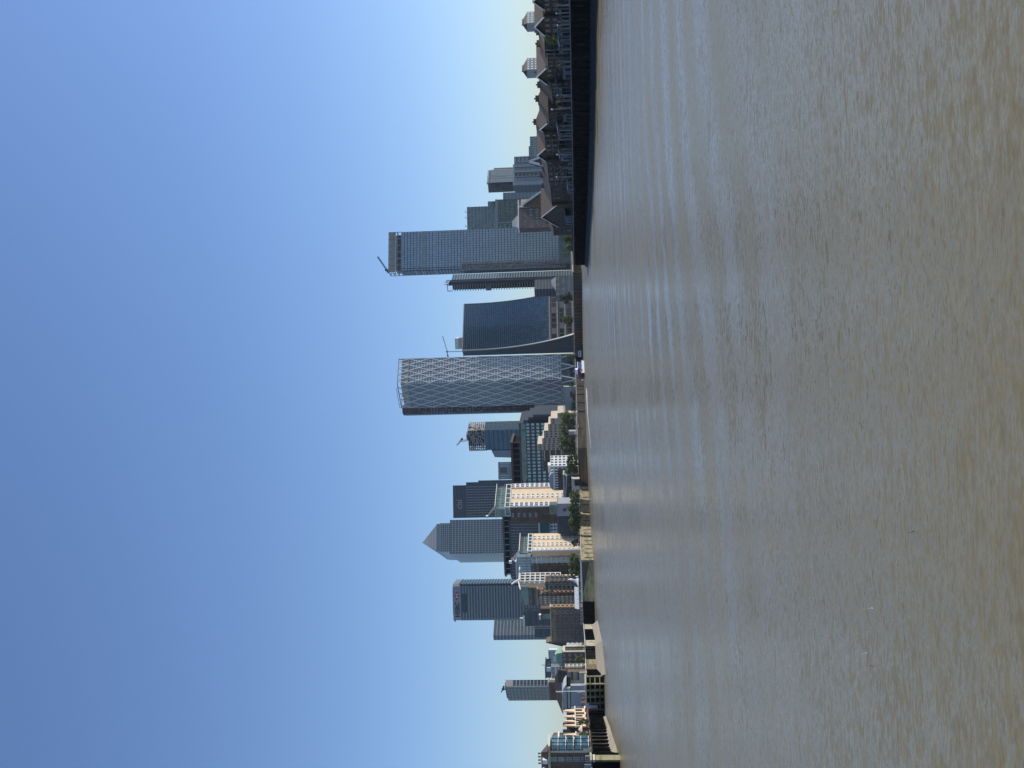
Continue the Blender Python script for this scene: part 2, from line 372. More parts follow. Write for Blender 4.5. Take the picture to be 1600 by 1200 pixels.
# ---------------- banks ----------------
def gp(px,py): g=G(px,py); return (g.x,g.y)
RBANK=[(118,-60),(104,120),gp(931,0),gp(929.5,100),gp(928,200),gp(922.5,330),gp(918,413)]
FARB=[gp(909,425),gp(910,500),gp(910.5,560),gp(913,610),gp(915,650),gp(917,700),gp(919,760),gp(922,820),gp(927,875),gp(929,940)]
LBANK=[gp(930,975),gp(938,1005),gp(940,1045),gp(943.5,1053),gp(943.5,1093),gp(943.5,1115),gp(952,1140),gp(958,1168),gp(962,1178),gp(968,1180),gp(969,1200),(-95,170),(-100,60),(-100,-100)]
def land(name, pts, z=GZ):
    vs=[Vector((x,y,z)) for x,y in pts]; tris=tessellate_polygon([vs]); k=len(vs)
    mb=MB(); mb.v=[tuple(v) for v in vs]+[(v.x,v.y,-2) for v in vs]
    mb.f=[tuple(t) for t in tris]+[(i,(i+1)%k,k+(i+1)%k,k+i) for i in range(k)]
    return tag(mb.build(name,'earth'),kind='structure')
def inset(pts,d):     # push a polyline to its landward side (land on the left of travel when d>0)
    out=[]
    for i,p in enumerate(pts):
        a=Vector(pts[max(0,i-1)]); c=Vector(pts[min(len(pts)-1,i+1)]); t=(c-a).normalized(); nn=Vector((-t.y,t.x)); out.append((p[0]+nn.x*d,p[1]+nn.y*d))
    return out
rb=inset(RBANK,-1.3)
land('ground', rb+[(130,500),(900,620),(3000,400),(3000,-60)])
fb=inset([(130,950)]+FARB+LBANK,-1.3)
land('ground', [(6000,700)]+[(900,820)]+fb+[(-3000,-100),(-6000,9000),(8000,9000)])
# sheets that reach past the skyline
# ---------------- river walls ----------------
def wall_seg(label, pts, m, top=GZ+.25, th=1.2, cap=None, ribs=None, ribm=None, batter=0, rail=None, name='river_wall', side=-1, caph=.35):
    """pts: waterline, travelling with the land on side*left"""
    r=empty(name,(pts[0][0],pts[0][1],0),0,label,'river wall'); o=Vector((pts[0][0],pts[0][1]))
    P2=[Vector(p)-o for p in pts]; IN=[Vector(p)-o for p in inset(pts,th*side)]; BT=[Vector(p)-o for p in inset(pts,batter*side)]
    mb=MB()
    for i in range(len(P2)-1):
        a,b_,c,d=P2[i],P2[i+1],IN[i+1],IN[i]; at,bt=BT[i],BT[i+1]
        c2=c+(bt-b_); d2=d+(at-a)
        mb.v += [(a.x,a.y,-1.5),(b_.x,b_.y,-1.5),(c2.x,c2.y,-1.5),(d2.x,d2.y,-1.5),(at.x,at.y,top),(bt.x,bt.y,top),(c2.x,c2.y,top),(d2.x,d2.y,top)]
        n=len(mb.v)-8
        mb.f += [(n,n+3,n+2,n+1),(n+4,n+5,n+6,n+7)]+[(n+k,n+(k+1)%4,n+4+(k+1)%4,n+4+k) for k in range(4)]
    mb.build('wall',m,r)
    if cap:
        mb=MB()
        for i in range(len(P2)-1):
            a,b_=BT[i],BT[i+1]; t=(b_-a).normalized(); nn=Vector((-t.y,t.x))*side
            pts4=[a-nn*.35,b_-nn*.35,b_+nn*(th+.2),a+nn*(th+.2)]
            if side<0: pts4=pts4[::-1]
            mb.prism([(p.x,p.y) for p in pts4],top+.01,top+caph)
        mb.build('coping',cap,r)
    if ribs:
        mb=MB(); sp,wd,dp,z0,z1=ribs
        for i in range(len(P2)-1):
            a,b_=P2[i],P2[i+1]; L=(b_-a).length; t=(b_-a).normalized(); nn=Vector((-t.y,t.x))*side; k=max(1,int(L/sp))
            for j in range(k):
                p=a+t*(L*(j+.5)/k)
                q=[p-t*wd/2-nn*dp,p+t*wd/2-nn*dp,p+t*wd/2+nn*.3,p-t*wd/2+nn*.3]
                mb.prism([(u.x,u.y) for u in q],z0,z1)
        tag(mb.build('fender_piles',ribm or m,r),kind='stuff')
    if rail:
        mb=MB(); h0=top+(caph if cap else 0)
        for i in range(len(P2)-1):
            a,b_=BT[i],BT[i+1]; L=(b_-a).length; t=(b_-a).normalized(); k=max(1,int(L/2.4)); nn=Vector((-t.y,t.x))*side*.3
            for hh in (.55,1.1): mb.bar((a.x+nn.x,a.y+nn.y,h0+hh),(b_.x+nn.x,b_.y+nn.y,h0+hh),.07)
            for j in range(k+1):
                p=a+t*(L*j/k)+nn; mb.bar((p.x,p.y,h0),(p.x,p.y,h0+1.1),.09)
        mb.build('railing',rail,r)
    return r
wall_seg('long black timber faced river wall below the brown brick houses', RBANK, 'sheet_pile', top=6.3, cap='concrete_dark', ribs=(2.2,.45,.5,-1,5.6), ribm='timber_black', rail='steel_dark', side=-1)
a0=Vector(RBANK[-1])
wall_seg('short pale sunlit wall end beside the black timber wall', [RBANK[-1],(a0.x+5,a0.y+26),(a0.x+24,a0.y+34)], 'stone_pale', top=6.0, side=-1, th=1.0, ribs=(3,.3,.3,-1,5.8))
sl=lambda a,b_: FARB[a:b_+1]
wall_seg('rusty timber clad river wall under the glass office tower', [(130,950)]+sl(0,2), 'rust_wall', cap='stone_pale', ribs=(4.5,.5,.4,-1,5.8), ribm='mud_wall', rail='rail_metal')
wall_seg('dark weathered river wall behind the catamaran pier', sl(2,4), 'dark_wall', top=6.2, cap='concrete', rail='rail_metal', ribs=(13,.4,.4,-1,5.5), ribm='timber_black')
wall_seg('brown stained river wall in front of the plane trees', sl(4,6), 'mud_wall', cap='stone_pale', rail='rail_metal')
wall_seg('yellowish river wall with dark fender posts below the cream tower', sl(6,8), 'ochre_wall', cap='stone_pale', ribs=(10,.4,.3,.2,4.6), ribm='timber_black', rail='rail_metal')
wall_seg('algae green sloping river wall beneath the white promenade railing', sl(8,9), 'algae_wall', cap='white_paint', caph=.9, batter=1.2)
lb=[FARB[-1]]+LBANK
wall_seg('black shadowed dock entrance wall beside the green wall', [lb[0],lb[1]], 'timber_black', cap='concrete', ribs=(2.5,.4,.4,-1,6), rail='white_paint')  # the recess's shade is put into the black wall colour
def lpt(py):
    ks=[(975,930),(1005,938),(1045,940),(1053,943.5)]
    for (a,pa),(c,pc) in zip(ks,ks[1:]):
        if a<=py<=c: return gp(pa+(pc-pa)*(py-a)/(c-a),py)
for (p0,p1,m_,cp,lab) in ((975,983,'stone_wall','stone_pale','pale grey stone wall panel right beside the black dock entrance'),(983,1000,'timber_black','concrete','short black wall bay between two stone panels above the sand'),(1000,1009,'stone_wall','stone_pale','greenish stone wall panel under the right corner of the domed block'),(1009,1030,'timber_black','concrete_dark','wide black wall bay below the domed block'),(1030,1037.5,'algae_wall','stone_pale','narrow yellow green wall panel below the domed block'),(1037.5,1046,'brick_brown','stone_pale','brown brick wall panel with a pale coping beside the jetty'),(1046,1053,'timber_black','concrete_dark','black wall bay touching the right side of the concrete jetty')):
    wall_seg(lab,[lpt(p0),lpt(p1)],m_,top=6.25,cap=cp,ribs=(3,.35,.2,-1,5.9) if m_=='timber_black' else None,batter=0)  # black bays stand for dark recesses, shade put into their colour
wall_seg('black sheet pile wall behind the concrete jetty frame', [lb[3],lb[4],lb[5],lb[6]], 'timber_black', top=6.3, cap='stone_pale')
wall_seg('green brown wall with pale ledge near the curved gable houses', [lb[6],lb[7],lb[8],lb[9]], 'dark_wall', top=6.0, batter=.6, ribs=(7,.5,.4,-1,5.7), ribm='timber_black', cap='concrete_dark')
wall_seg('nearest tall river wall with green and ochre stains and pale coping', [lb[9],lb[10],gp(968.6,1189)], 'algae_wall', top=6.3, cap='stone_pale', ribs=(11,.5,.5,-1,6.2), ribm='timber_black', rail='rail_metal')
wall_seg('black shadowed end of the nearest wall at the left frame edge', [gp(968.6,1189),lb[11],lb[12],lb[13]], 'timber_black', top=6.3, cap='concrete_dark', ribs=(9,.5,.4,-1,6), rail='steel_dark')  # shadow of the recess here is painted as black wall
# foreshore
mb=MB(); lo_=inset(RBANK,1.6); 
for i in range(len(RBANK)-1):
    a,c=lo_[i],lo_[i+1]; d,e_=RBANK[i],RBANK[i+1]
    mb.v+=[(a[0],a[1],-1),(c[0],c[1],-1),(a[0]+.5,a[1],1.0),(c[0]+.5,c[1],1.0),(d[0],d[1],1.5),(e_[0],e_[1],1.5)]; n=len(mb.v)-6
    mb.f+=[(n,n+1,n+3,n+2),(n+2,n+3,n+5,n+4)]
tag(mb.build('mud_bank','wet_mud'),kind='structure')
def beach(pts_low, pts_high, z):
    mb=MB()
    for i in range(len(pts_low)-1):
        a,b_=pts_low[i],pts_low[i+1]; c,d=pts_high[i+1],pts_high[i]
        mb.quad((a[0],a[1],-.25),(b_[0],b_[1],-.25),(c[0],c[1],z),(d[0],d[1],z))
    return tag(mb.build('foreshore','sand'),kind='structure')
beach([gp(934,968),gp(941,1000),gp(944.5,1030),gp(947,1053)],[(p[0]-1.0,p[1]) for p in (gp(930,975),gp(938,1005),gp(940,1045),gp(941,1054))],2.3)
beach([gp(947,1118),gp(954,1136),gp(962,1160),gp(967,1179)],[(p[0]-1.5,p[1]) for p in (lb[6],lb[7],lb[8],lb[9])],1.6)
# ================= the far skyline =================
# pyramid topped tower
b=cbox('skyscraper','tallest grey steel tower with a pyramid roof, behind the cream flats','skyscraper',879,865.5,812.5,703,1420,74)
core(b,'steel_grey','wall'); mb=MB(); wins=[]
grid(b,mb,'R',16,43,.42,.42,.35,wins=wins); grid(b,mb,'L',7,43,.3,.42,.35,wins=wins); mb.build('facade_grid','steel_grey',b.root)
windows(b,wins,'pane_dark')
zt=zpx(b,686); mb=MB(); q=B(); x0,x1,y0,y1=-b.wL+3,-3.5,3.5,b.wR-4
mb.box(x0,x1,y0,y1,b.H+.2,zt); mb.build('upper_storeys','steel_grey',b.root)
mb=MB(); nf=5
for i in range(nf):
    z=b.H+.5+i*(zt-b.H-1)/nf; h=(zt-b.H-1)/nf*.5
    for j in range(13):
        yy=y0+1.5+(y1-y0-3)*j/13; mb.box(x1,x1+.1,yy,yy+(y1-y0-3)/13*.6,z,z+h)
    for j in range(8):
        xx=x0+1.5+(x1-x0-3)*j/8; mb.box(xx,xx+(x1-x0-3)/8*.6,y0-.1,y0,z,z+h)
tag(mb.build('window','pane_dark',b.root),kind='stuff')
za=zpx(b,660)+11; mb=MB(); cx,cy=(x0+x1)/2,(y0+y1)/2
mb.box(x0+1,x1-1,y0+1,y1-1,zt,zt+5)
mb.build('roof_band','steel_blue',b.root)
mb=MB(); k=[(x0+2,y0+2),(x1-2,y0+2),(x1-2,y1-2),(x0+2,y1-2)]; mb.prism(k,zt+5,za,top=[(cx-.1,cy-.1),(cx+.1,cy-.1),(cx+.1,cy+.1),(cx-.1,cy+.1)])
for i in range(1,9):
    f=i/9; z=zt+5+(za-zt-5)*f
    mb.prism([(cx+(p[0]-cx)*(1-f)*1.012,cy+(p[1]-cy)*(1-f)*1.012) for p in k],z,z+.4)
mb.build('pyramid_roof','steel_grey',b.root)
mb=MB(); mb.bar((cx,cy,za),(cx,cy,za+3),.3); mb.bar((x1-2,y0+8,zt+5),(x1-2,y0+8,zt+11),.35); mb.build('mast','steel_grey',b.root)
# banded tower with the bank name
b=cbox('skyscraper','blue grey banded tower with the bank name and a red and white hexagon','skyscraper',966,964,912.5,708,1485,8)
wL=b.wL; w=(P(708,912.5,1485).x-P(708,968,1485).x); wL=b.wL=w; b.wR=48; b.root.location=(P(708,913.5,1485).x,1485,GZ); b.root.rotation_euler.z=R_(2); b.H=P(708,940,1485).z-GZ
ch=3.2
pl=[(-wL+ch,0),(-ch,0),(0,ch),(0,b.wR-ch),(-ch,b.wR),(-wL+ch,b.wR),(-wL,b.wR-ch),(-wL,ch)]
mb=MB(); mb.prism(pl,0,b.H); mb.build('glazing','glass_blue',b.root)
def ringband(mb,pl,z0,z1,o):
    c=Vector((sum(p[0] for p in pl)/len(pl),sum(p[1] for p in pl)/len(pl)))
    pp=[]
    for p in pl:
        d=Vector(p)-c; pp.append((p[0]+math.copysign(o,d.x),p[1]+math.copysign(o,d.y)))
    mb.prism(pp,z0,z1)
mb=MB(); zs=zpx(b,721); fh=(zs)/42.0
for i in range(42): ringband(mb,pl,i*fh,i*fh+fh*.45,.35)
ringband(mb,pl,zs,b.H,.5); mb.build('cladding_bands','steel_grey',b.root)
mb=MB(); mb.box(-wL+12,-14,-.45,-.36,zs-9,zs-1.2); mb.build('louvre_panel','steel_dark',b.root)
mb=MB()
for (x,y) in (pl[0],pl[1],pl[2],pl[7]): mb.box(x-.7,x+.7,y-.75,y+.7,0,zs)
mb.build('corner_trim','steel_blue',b.root)
h=b.H-zs
text('HSBC',9.6,'timber_black',b.root,(-wL+5,-.75,zs+h*.2),(R_(90),0,0),'lettering',.25)
cx=-wL+5+33; cz=zs+h*.5; q=3.3
mb=MB(); mb.extr([(cx-q,-.7,cz-q),(cx+q,-.7,cz-q),(cx+q,-.7,cz+q),(cx-q,-.7,cz+q)],(0,.12,0)); mb.build('emblem_field','white_paint',b.root)
mb=MB()
for s in (-1,1):
    mb.extr([(cx+s*q,-.9,cz-q),(cx+s*q*2,-.9,cz),(cx+s*q,-.9,cz+q)],(0,.3,0)); mb.extr([(cx-q,-.9,cz+s*q),(cx+q,-.9,cz+s*q),(cx,-.9,cz)],(0,.15,0))
mb.build('emblem','red_paint',b.root)
roofbox(b,-wL+8,-8,8,40,1.5,'steel_dark'); mb=MB(); mb.bar((-wL+1,3,b.H),(-wL-2,2,b.H-3),1.6); mb.build('window_cleaning_cradle','steel_dark',b.root)
# banded block behind its left
b=curtain('skyscraper','lower dark glass tower with vertical ribs directly left of the banded bank tower',1000,993,964,771.5,1560,35,'glass_blue','steel_blue',(4,26,.25,.38,.3),(16,26,.28,.3,.35))
roofbox(b,-b.wL+1,-1,1,b.wR-1,-7,'steel_grey','roof_band'); 
# arc sign tower
b=cbox('skyscraper','dark glass tower with pale vertical fins and a lowercase sign under an arc','skyscraper',(48,0),809.5,758.5,709,1515,84)
core(b,'glass_blue','glazing'); zf=zpx(b,729); mb=MB(); grid(b,mb,'R',15,5,.22,.22,.4,z0=zf); grid(b,mb,'R',13,42,.0,.22,.25,z0=0,z1=zf)
mb.box(-b.wL,0,0,b.wR,b.H,b.H+.8); mb.build('floor_bands','steel_dark',b.root)
mb=MB()
for j in range(1,13): 
    s=b.wR*(j-.2)/12.5; mb.box(.1,1.1,s-.45,s+.45,0,zf)
mb.build('fins','steel_grey',b.root)
mb=MB(); mb.box(-b.wL,-.8,b.wR+.02,b.wR+4.5,0,zf); mb.box(-b.wL,-2,b.wR+4.5,b.wR+7,0,zpx(b,748)); mb.build('side_wing','glass_blue',b.root)
mb=MB()
nb_=20
for i in range(42): mb.box(-.8,-.5,b.wR+.3,b.wR+4.3,i*zf/42,i*zf/42+.9)
mb.build('wing_bands','steel_dark',b.root)
text('citi',13,'steel_grey',b.root,(.6,13.5,b.H-13.5),(R_(90),0,R_(90)),'lettering',.2)
mb=MB(); pr=None
for i in range(15):
    t=R_(25+130*i/14); p=(.7,24.5-9.5*math.cos(t),b.H-8.2+5.5*math.sin(t)-1)
    if pr: mb.bar(pr,p,.8)
    pr=p
mb.build('arc_emblem','red_paint',b.root)
# far left round cornered tower
b=cbox('skyscraper','lone slim tower of dark blue glass on the far left of the skyline','skyscraper',1094.5,1073.5,1063,791,1300,50)
core(b,'glass_blue','glazing'); mb=MB(); grid(b,mb,'L',9,22,.06,.14,.3); mb.build('cladding','steel_dark',b.root)
mb=MB(); grid(b,mb,'R',3,22,.12,.30,1.2); mb.box(.3,1.3,-.2,1.0,0,b.H); mb.build('balconies','steel_grey',b.root)
mb=MB(); mb.box(-.2,1.4,1,b.wR,b.H-9,b.H+1); mb.build('roof_screen','concrete',b.root)
roofbox(b,-b.wL+3,-3,2,b.wR-2,2.2,'steel_dark')
c=b.c; tower_crane('small dark roof crane on top of the lone far left tower',(c.x-5,c.y+6,c.z+2),(c.x-5,c.y+6,c.z+4.5),(c.x-9,c.y+6,c.z+8),(c.x-2,c.y+6,c.z+5),'steel_dark',.3,1.4)
# low block between the arc tower and the dark bronze block
b=curtain('office_block','small grey rooftop block with a dark window recess, right of the arc sign tower',(30,0),749,722,780,1120,84,'steel_grey','steel_grey',None,(6,3,.1,.3,.3),cat='office block')
mb=MB(); mb.box(.05,.4,b.wR*.35,b.wR*.68,b.H-9,b.H-1); mb.build('window','pane_dark',b.root)
mb=MB()
for s in (.1,.2,.72,.8,.9): mb.box(.3,.7,b.wR*s,b.wR*s+.5,b.H-12,b.H-2)
mb.build('pipework','white_paint',b.root)
# unfinished concrete frame tower with crane
b=cbox('skyscraper','half built tower with bare concrete floors above dark blue glazing and a white crane','skyscraper',704,673,(26,0),731,1350,25)
zg=zpx(b,757); mb=MB(); mb.box(-b.wL,0,0,b.wR,0,zg); mb.build('glazing','glass_deep',b.root)
mb=MB(); grid(b,mb,'L',9,20,.12,.2,.3,z1=zg); grid(b,mb,'R',5,20,.12,.2,.3,z1=zg); mb.build('cladding','steel_dark',b.root)
mb=MB(); n=8
for i in range(n+1):
    z=zg+(b.H-zg)*i/n; mb.box(-b.wL,0,0,b.wR,z,z+.5)
mb.build('floor_slabs','concrete_dark',b.root)
mb=MB()
for i in range(9):
    for j in range(5):
        x=-b.wL+.6+(b.wL-1.2)*i/8; y=.6+(b.wR-1.2)*j/4; mb.box(x-.3,x+.3,y-.3,y+.3,zg,b.H)
mb.box(-b.wL*.65,-b.wL*.35,b.wR*.35,b.wR*.7,zg,b.H+4); mb.build('columns','concrete_dark',b.root)
mb=MB()
for i in range(n*2):
    for j in range(12):
        if random.random()<.55:
            x=-b.wL+b.wL*j/12; z=zg+(b.H-zg)*i/(n*2); mb.box(x,x+b.wL/12*.9,-.25,-.1,z,z+1.3)
            x=b.wR*j/12; mb.box(.1,.25,x,x+b.wR/12*.9,z,z+1.3)
mb.build('scaffold_panels','concrete',b.root)
mb=MB(); mb.box(-b.wL-.7,-b.wL-.1,-.3,2,zg-2,b.H+3); mb.build('hoist_mast','white_paint',b.root)
mb=MB(); z0=zpx(b,808); z1=zpx(b,766); mb.extr([(-b.wL-.2,-1.5,z0),(-b.wL-.2,-1.5,z1),(-b.wL-11,-1.5,z1-4),(-b.wL-13,-1.5,z0)],(0,24,0)); mb.build('side_wing','steel_blue',b.root)
p0=P(730,688,1362); tower_crane('white luffing crane on the half built concrete tower',(p0.x,p0.y,p0.z),P(720,689,1362),P(713.5,696,1362),P(721,686,1362),'white_paint',.5,2.2)
# dark bronze office block
b=cbox('office_block','huge dark office block with rows of pale green windows behind the beige terraces','office block',800,661,(60,0),811,1000,10)
core(b,'steel_dark','wall',z1=b.H); mb=MB(); wins=[]
grid(b,mb,'L',26,11,.34,.42,.4,wins=wins,parapet=2); mb.build('facade_grid','steel_dark',b.root)
windows(b,wins,'pane_pale')
mb=MB(); zz=b.H-11
mb.box(-b.wL*.63,-1,-.75,-.5,b.H-6.5,b.H-1.6); mb.build('glass_gallery','glass_green',b.root)
mb=MB()
for i,pyr in enumerate((656.5,652,648)):
    xx=P(830,pyr,1000).x-b.c.x; mb.box(0.05,xx,1,50,0,b.H-4.5-i*5.2)
mb.build('stepped_end','steel_dark',b.root)
mb=MB(); x1=P(795,695,1000).x-b.c.x; x0=P(795,770,1000).x-b.c.x
mb.box(x0,x1,8,50,b.H+.02,b.H+1.2); mb.box(x0,x1,8,50,b.H+8.2,b.H+10.5)
for i in range(9):
    x=x0+.5+(x1-x0-1)*i/8; mb.box(x-.4,x+.4,8.3,9.2,b.H+1.2,b.H+8.2)
mb.build('roof_colonnade','brown_panel',b.root)
mb=MB(); mb.box(x0+2,x1-2,12,46,b.H+1.2,b.H+8.1); mb.build('plant_room','timber_black',b.root)
# dark white-ribbed office block behind between the cream towers
b=cbox('office_block','broad dark office block with thin white ribs, seen between the two cream towers','office block',905,815,(60,0),798,1050,8)
core(b,'glass_dark','glazing'); mb=MB(); grid(b,mb,'L',40,16,0,.28,.3,parapet=1); mb.build('floor_bands','steel_dark',b.root)
mb=MB()
for j in range(21):
    s=b.wL*j/20; fbox(b,mb,'L',s-.25,s+.25,0,.7,0,b.H)
mb.build('ribs','steel_grey',b.root)
mb=MB(); z0=b.H+.02
pts=[(-b.wL-6+6*0,0)]
mb.prism([(-b.wL+2,2),(0,2),(0,50),(-b.wL+2,50),(-b.wL-5,30),(-b.wL-5,14)],z0,z0+2.5)
mb.prism([(-b.wL+4,3),(30,3),(30,50),(-b.wL+4,50),(-b.wL-2,30),(-b.wL-2,14)],z0+7.5,z0+9.5); mb.build('roof_eaves','steel_dark',b.root)
mb=MB(); mb.box(-b.wL+4,29,6,46,z0+2.5,z0+7.5); mb.build('attic','timber_black',b.root)
mb=MB()
for j in range(14):
    x=-b.wL+4+(b.wL+24)*j/13; mb.box(x-.3,x+.3,3.3,4.2,z0+2.5,z0+7.5)
mb.build('attic_posts','steel_grey',b.root)
# ---------------- diagrid tower ----------------
b=cbox('skyscraper','tower wrapped in a white diamond lattice, its right side catching the sun','skyscraper',636.5,600,562,621,1168,52)
H=b.H; zc=zpx(b,637); zb=zpx(b,877); a1=b.wL; a2=b.wR
mb=MB(); mb.box(-a1,0,0,a2,6,zc); mb.build('glazing','glass_lattice',b.root)
mb=MB(); grid(b,mb,'L',16,66,.12,.2,.18,z0=zb,z1=zc); mb.build('floor_bands','steel_grey',b.root); mb=MB(); grid(b,mb,'R',12,56,.22,.3,.22,z0=zb,z1=zc); mb.build('pale_cladding','steel_pale',b.root)  # right face cladding made paler: sunlight put into its colour
mb=MB(); dg=[]
h=(zc-zb)/7.0
def diag(face,W_):
    nb=4; bw=W_/nb; nl=7
    for k in range(-nb,nl*1+1):
        for s in (1,-1):
            # a line rising one module (h) per bay
            pts=[]
            for j in range(nb+1):
                z=zb+(k+j)*h if s==1 else zb+(k+nb-j)*h
                pts.append((j*bw,z))
            for j in range(nb):
                (sa,za),(sb,zb_)=pts[j],pts[j+1]
                lo,hi=min(za,zb_),max(za,zb_)
                if hi<=zb+.1 or lo>=H-.5: continue
                if hi>H: # clip
                    f=(H-lo)/(hi-lo)
                    if za<zb_: sb=sa+(sb-sa)*f; zb_=H
                    else: sa=sb+(sa-sb)*f; za=H
                o=.75
                pa=(-a1+sa,-o,za) if face=='L' else (o,sa,za); pb=(-a1+sb,-o,zb_) if face=='L' else (o,sb,zb_)
                mb.bar(pa,pb,.95,.8)
diag('L',a1); diag('R',a2)
mb.build('diagonal_lattice','lattice_silver',b.root)
mb=MB()     # dark triangular vents beside the nodes
bw=a1/4
for i in range(36):
    z=zb+2+(zc-zb-4)*i/36
    for face,W_ in (('L',a1),):
        for j in range(8):
            ph=((z-zb)/h+j*.5)%1
            if .33<ph<.67:
                s=W_*(j+.5)/8; fbox(b,mb,face,s-.8,s+.8,.19,.3,z,z+1.3)
tag(mb.build('window','pane_dark',b.root),kind='stuff')
mb=MB(); 
for (x0,x1,y0,y1) in ((-a1,0,-.3,.2),(-.2,.3,0,a2),(-a1,0,a2-.4,a2),(-a1,-a1+.4,0,a2)): mb.box(x0,x1,y0,y1,zc,H-4)
mb.build('crown_screen','concrete',b.root)
mb=MB()
for (p,q) in (((-a1,-.7,H),(0.7,-.7,H)),((.7,-.7,H),(.7,a2,H)),((-a1,0,H),(-a1,a2,H)),((-a1,-.9,zc),(0,-.9,zc)),((.9,0,zc),(.9,a2,zc)),((-a1,-.9,zb),(0,-.9,zb)),((.9,0,zb),(.9,a2,zb))): mb.bar(p,q,1.0)
mb.bar((-a1,-.6,6),(-a1,-.6,H),1.2); mb.bar((.4,a2,0),(.4,a2,H),1.2)
for i in range(6):
    x=-a1+a1*.85*i/5; mb.bar((x,-.6,H),(x,-.6,H+2.2),.4)
mb.bar((-a1,-.6,H+2.2),(-a1*.15,-.6,H+2.2),.5)
mb.build('edge_beams','steel_grey',b.root)
mb=MB()
for face,W_ in (('R',a2),('L',a1)):
    for j in (0,2,4):
        for s in (-1,1):
            s0=W_*j/4; s1=s0+s*W_/8
            if 0<=s1<=W_:
                pa=(-a1+s0,-.7,0) if face=='L' else (.7,s0,0); pb=(-a1+s1,-.7,zb) if face=='L' else (.7,s1,zb); mb.bar(pa,pb,1.0)
mb.build('base_struts','white_paint',b.root)
mb=MB(); mb.box(-a1+.5,-.5,.5,a2-.5,0,6); mb.build('lobby','glass_dark',b.root); squash(b,.62)
# unfinished twin behind its left
b2=cbox('skyscraper','dark unfinished tower with red brown cladding directly behind the left of the lattice tower','skyscraper',649,634,(30,0),630,1215,6)
core(b2,'brown_panel','wall'); mb=MB(); grid(b2,mb,'L',4,58,.2,.3,.5); mb.build('floor_slabs','concrete_dark',b2.root)
mb=MB()
for i in range(54):
    z=i*b2.H/58+1.2
    for j in range(5):
        if random.random()<(.55 if i>30 else .15):
            s=b2.wL*(.1+.17*j); fbox(b2,mb,'L',s,s+1.5,.5,.7,z,z+1.8)
tag(mb.build('panels','concrete',b2.root),kind='stuff')
mb=MB(); mb.box(-b2.wL-.4,-b2.wL+1.6,-.9,3,0,b2.H-3); mb.build('edge_panel','steel_blue',b2.root)
roofbox(b2,-b2.wL+2,-1,1,12,1.6,'steel_dark')
# ---------------- curved glass tower ----------------
b=cbox('skyscraper','blue glass tower whose front sweeps outward towards its base','skyscraper',556,547.5,475.5,723,1280,62)
H=b.H; zb=zpx(b,858)
def off(z): 
    t=max(0,min(1,1-(z/H))); return 34*t**2.3
n=44; zz=[zb+(H-zb)*i/n for i in range(n+1)]
mb=MB()
for i in range(n):
    z0,z1=zz[i],zz[i+1]; o0,o1=off(z0),off(z1)
    mb.quad((o0,0,z0),(o0,b.wR,z0),(o1,b.wR,z1),(o1,0,z1))
mb.build('curved_glazing','glass_deep',b.root,fix=False)
mb=MB(); k=18
for j in range(k+1):
    y=b.wR*j/k
    for i in range(0,n,2):
        mb.bar((off(zz[i])+.15,y,zz[i]),(off(zz[min(n,i+2)])+.15,y,zz[min(n,i+2)]),.2)
for i in range(0,n+1):
    o=off(zz[i]); mb.box(o-.2,o+.35,0,b.wR,zz[i]-.3,zz[i]+(.9 if i>n-9 else .5))
mb.build('mullions','steel_navy',b.root)
mb=MB(); prof=[(-b.wL,zz[0]-0)]
mb.extr([(-b.wL,0,zb)]+[(off(z)-.4,0,z) for z in zz]+[(-b.wL,0,H)],(0,b.wR,0)); mb.extr([(-b.wL,0,0),(off(0)+1,0,0),(off(zb*.5)-.2,0,zb*.5),(off(zb)-.4,0,zb-.02),(-b.wL,0,zb-.02)],(0,1.2,0)); mb.build('side_wall','steel_dark',b.root)
mb=MB(); zl=[i*H/30 for i in range(31)]
for i in range(30): mb.bar((off(zl[i])+.3,-.3,zl[i]),(off(zl[i+1])+.3,-.3,zl[i+1]),1.5); mb.bar((off(zl[i])*1.0+.3,b.wR+.2,zl[i]),(off(zl[i+1])+.3,b.wR+.2,zl[i+1]),.8) if zl[i]>=zb else None
mb.bar((0,0,H+.2),(0,b.wR,H+.2),1.3); mb.bar((0,-.3,H+.2),(-b.wL,-.3,H+.2),1.0); mb.build('edge_trim','steel_grey',b.root)
mb=MB(); mb.box(.45,.8,4.5,8.5,H-8.6,H-6.4); mb.build('sign_panel','dark_red',b.root)
mb=MB(); mb.box(.8,.9,5.0,8.0,H-8.0,H-7.1); mb.build('sign_mark','timber_black',b.root)
# podium
mb=MB(); wins=[]; o=off(zb)+.5
mb.box(-b.wL+1,o,1.25,b.wR+9,0,zb-.3); mb.build('podium','concrete_dark',b.root)
mb=MB()
for i in range(3):
    for j in range(9):
        if (i+j)%4==3: continue
        z=3+i*zb/3.3; mb.box(o,o+.15,3+j*b.wR/9,3+j*b.wR/9+b.wR/9*.8,z,z+zb/3.3*.55)
mb.build('podium_glazing','glass_dark',b.root)
mb=MB()
for i in range(4): mb.box(o,o+.5,1.25,b.wR+9,i*zb/3.3+.4,i*zb/3.3+1.7)
mb.build('podium_bands','concrete',b.root)
# white banded roof block and crane behind it
b=punched('office_block','small pinkish tower top with a white crown, peeping over the curved glass tower',545.5,529,(25,0),711,1620,6,'brick_red','pane_dark',(5,12,.3,.3,.3),None,cat='office block')
roofbox(b,-b.wL-.3,.3,-.3,24,-5.5,'white_paint','roof_crown'); 
mb=MB(); mb.box(-b.wL,0,-.4,.0,b.H-14,b.H-5.6); mb.build('stone_storeys','beige',b.root)
p=P(722,549,1600); tower_crane('thin pale crane with a long near vertical jib beside the white crowned top',p,P(699,549.5,1600),P(691.5,525,1600),P(699,556,1600),'steel_grey',.35,1.3)
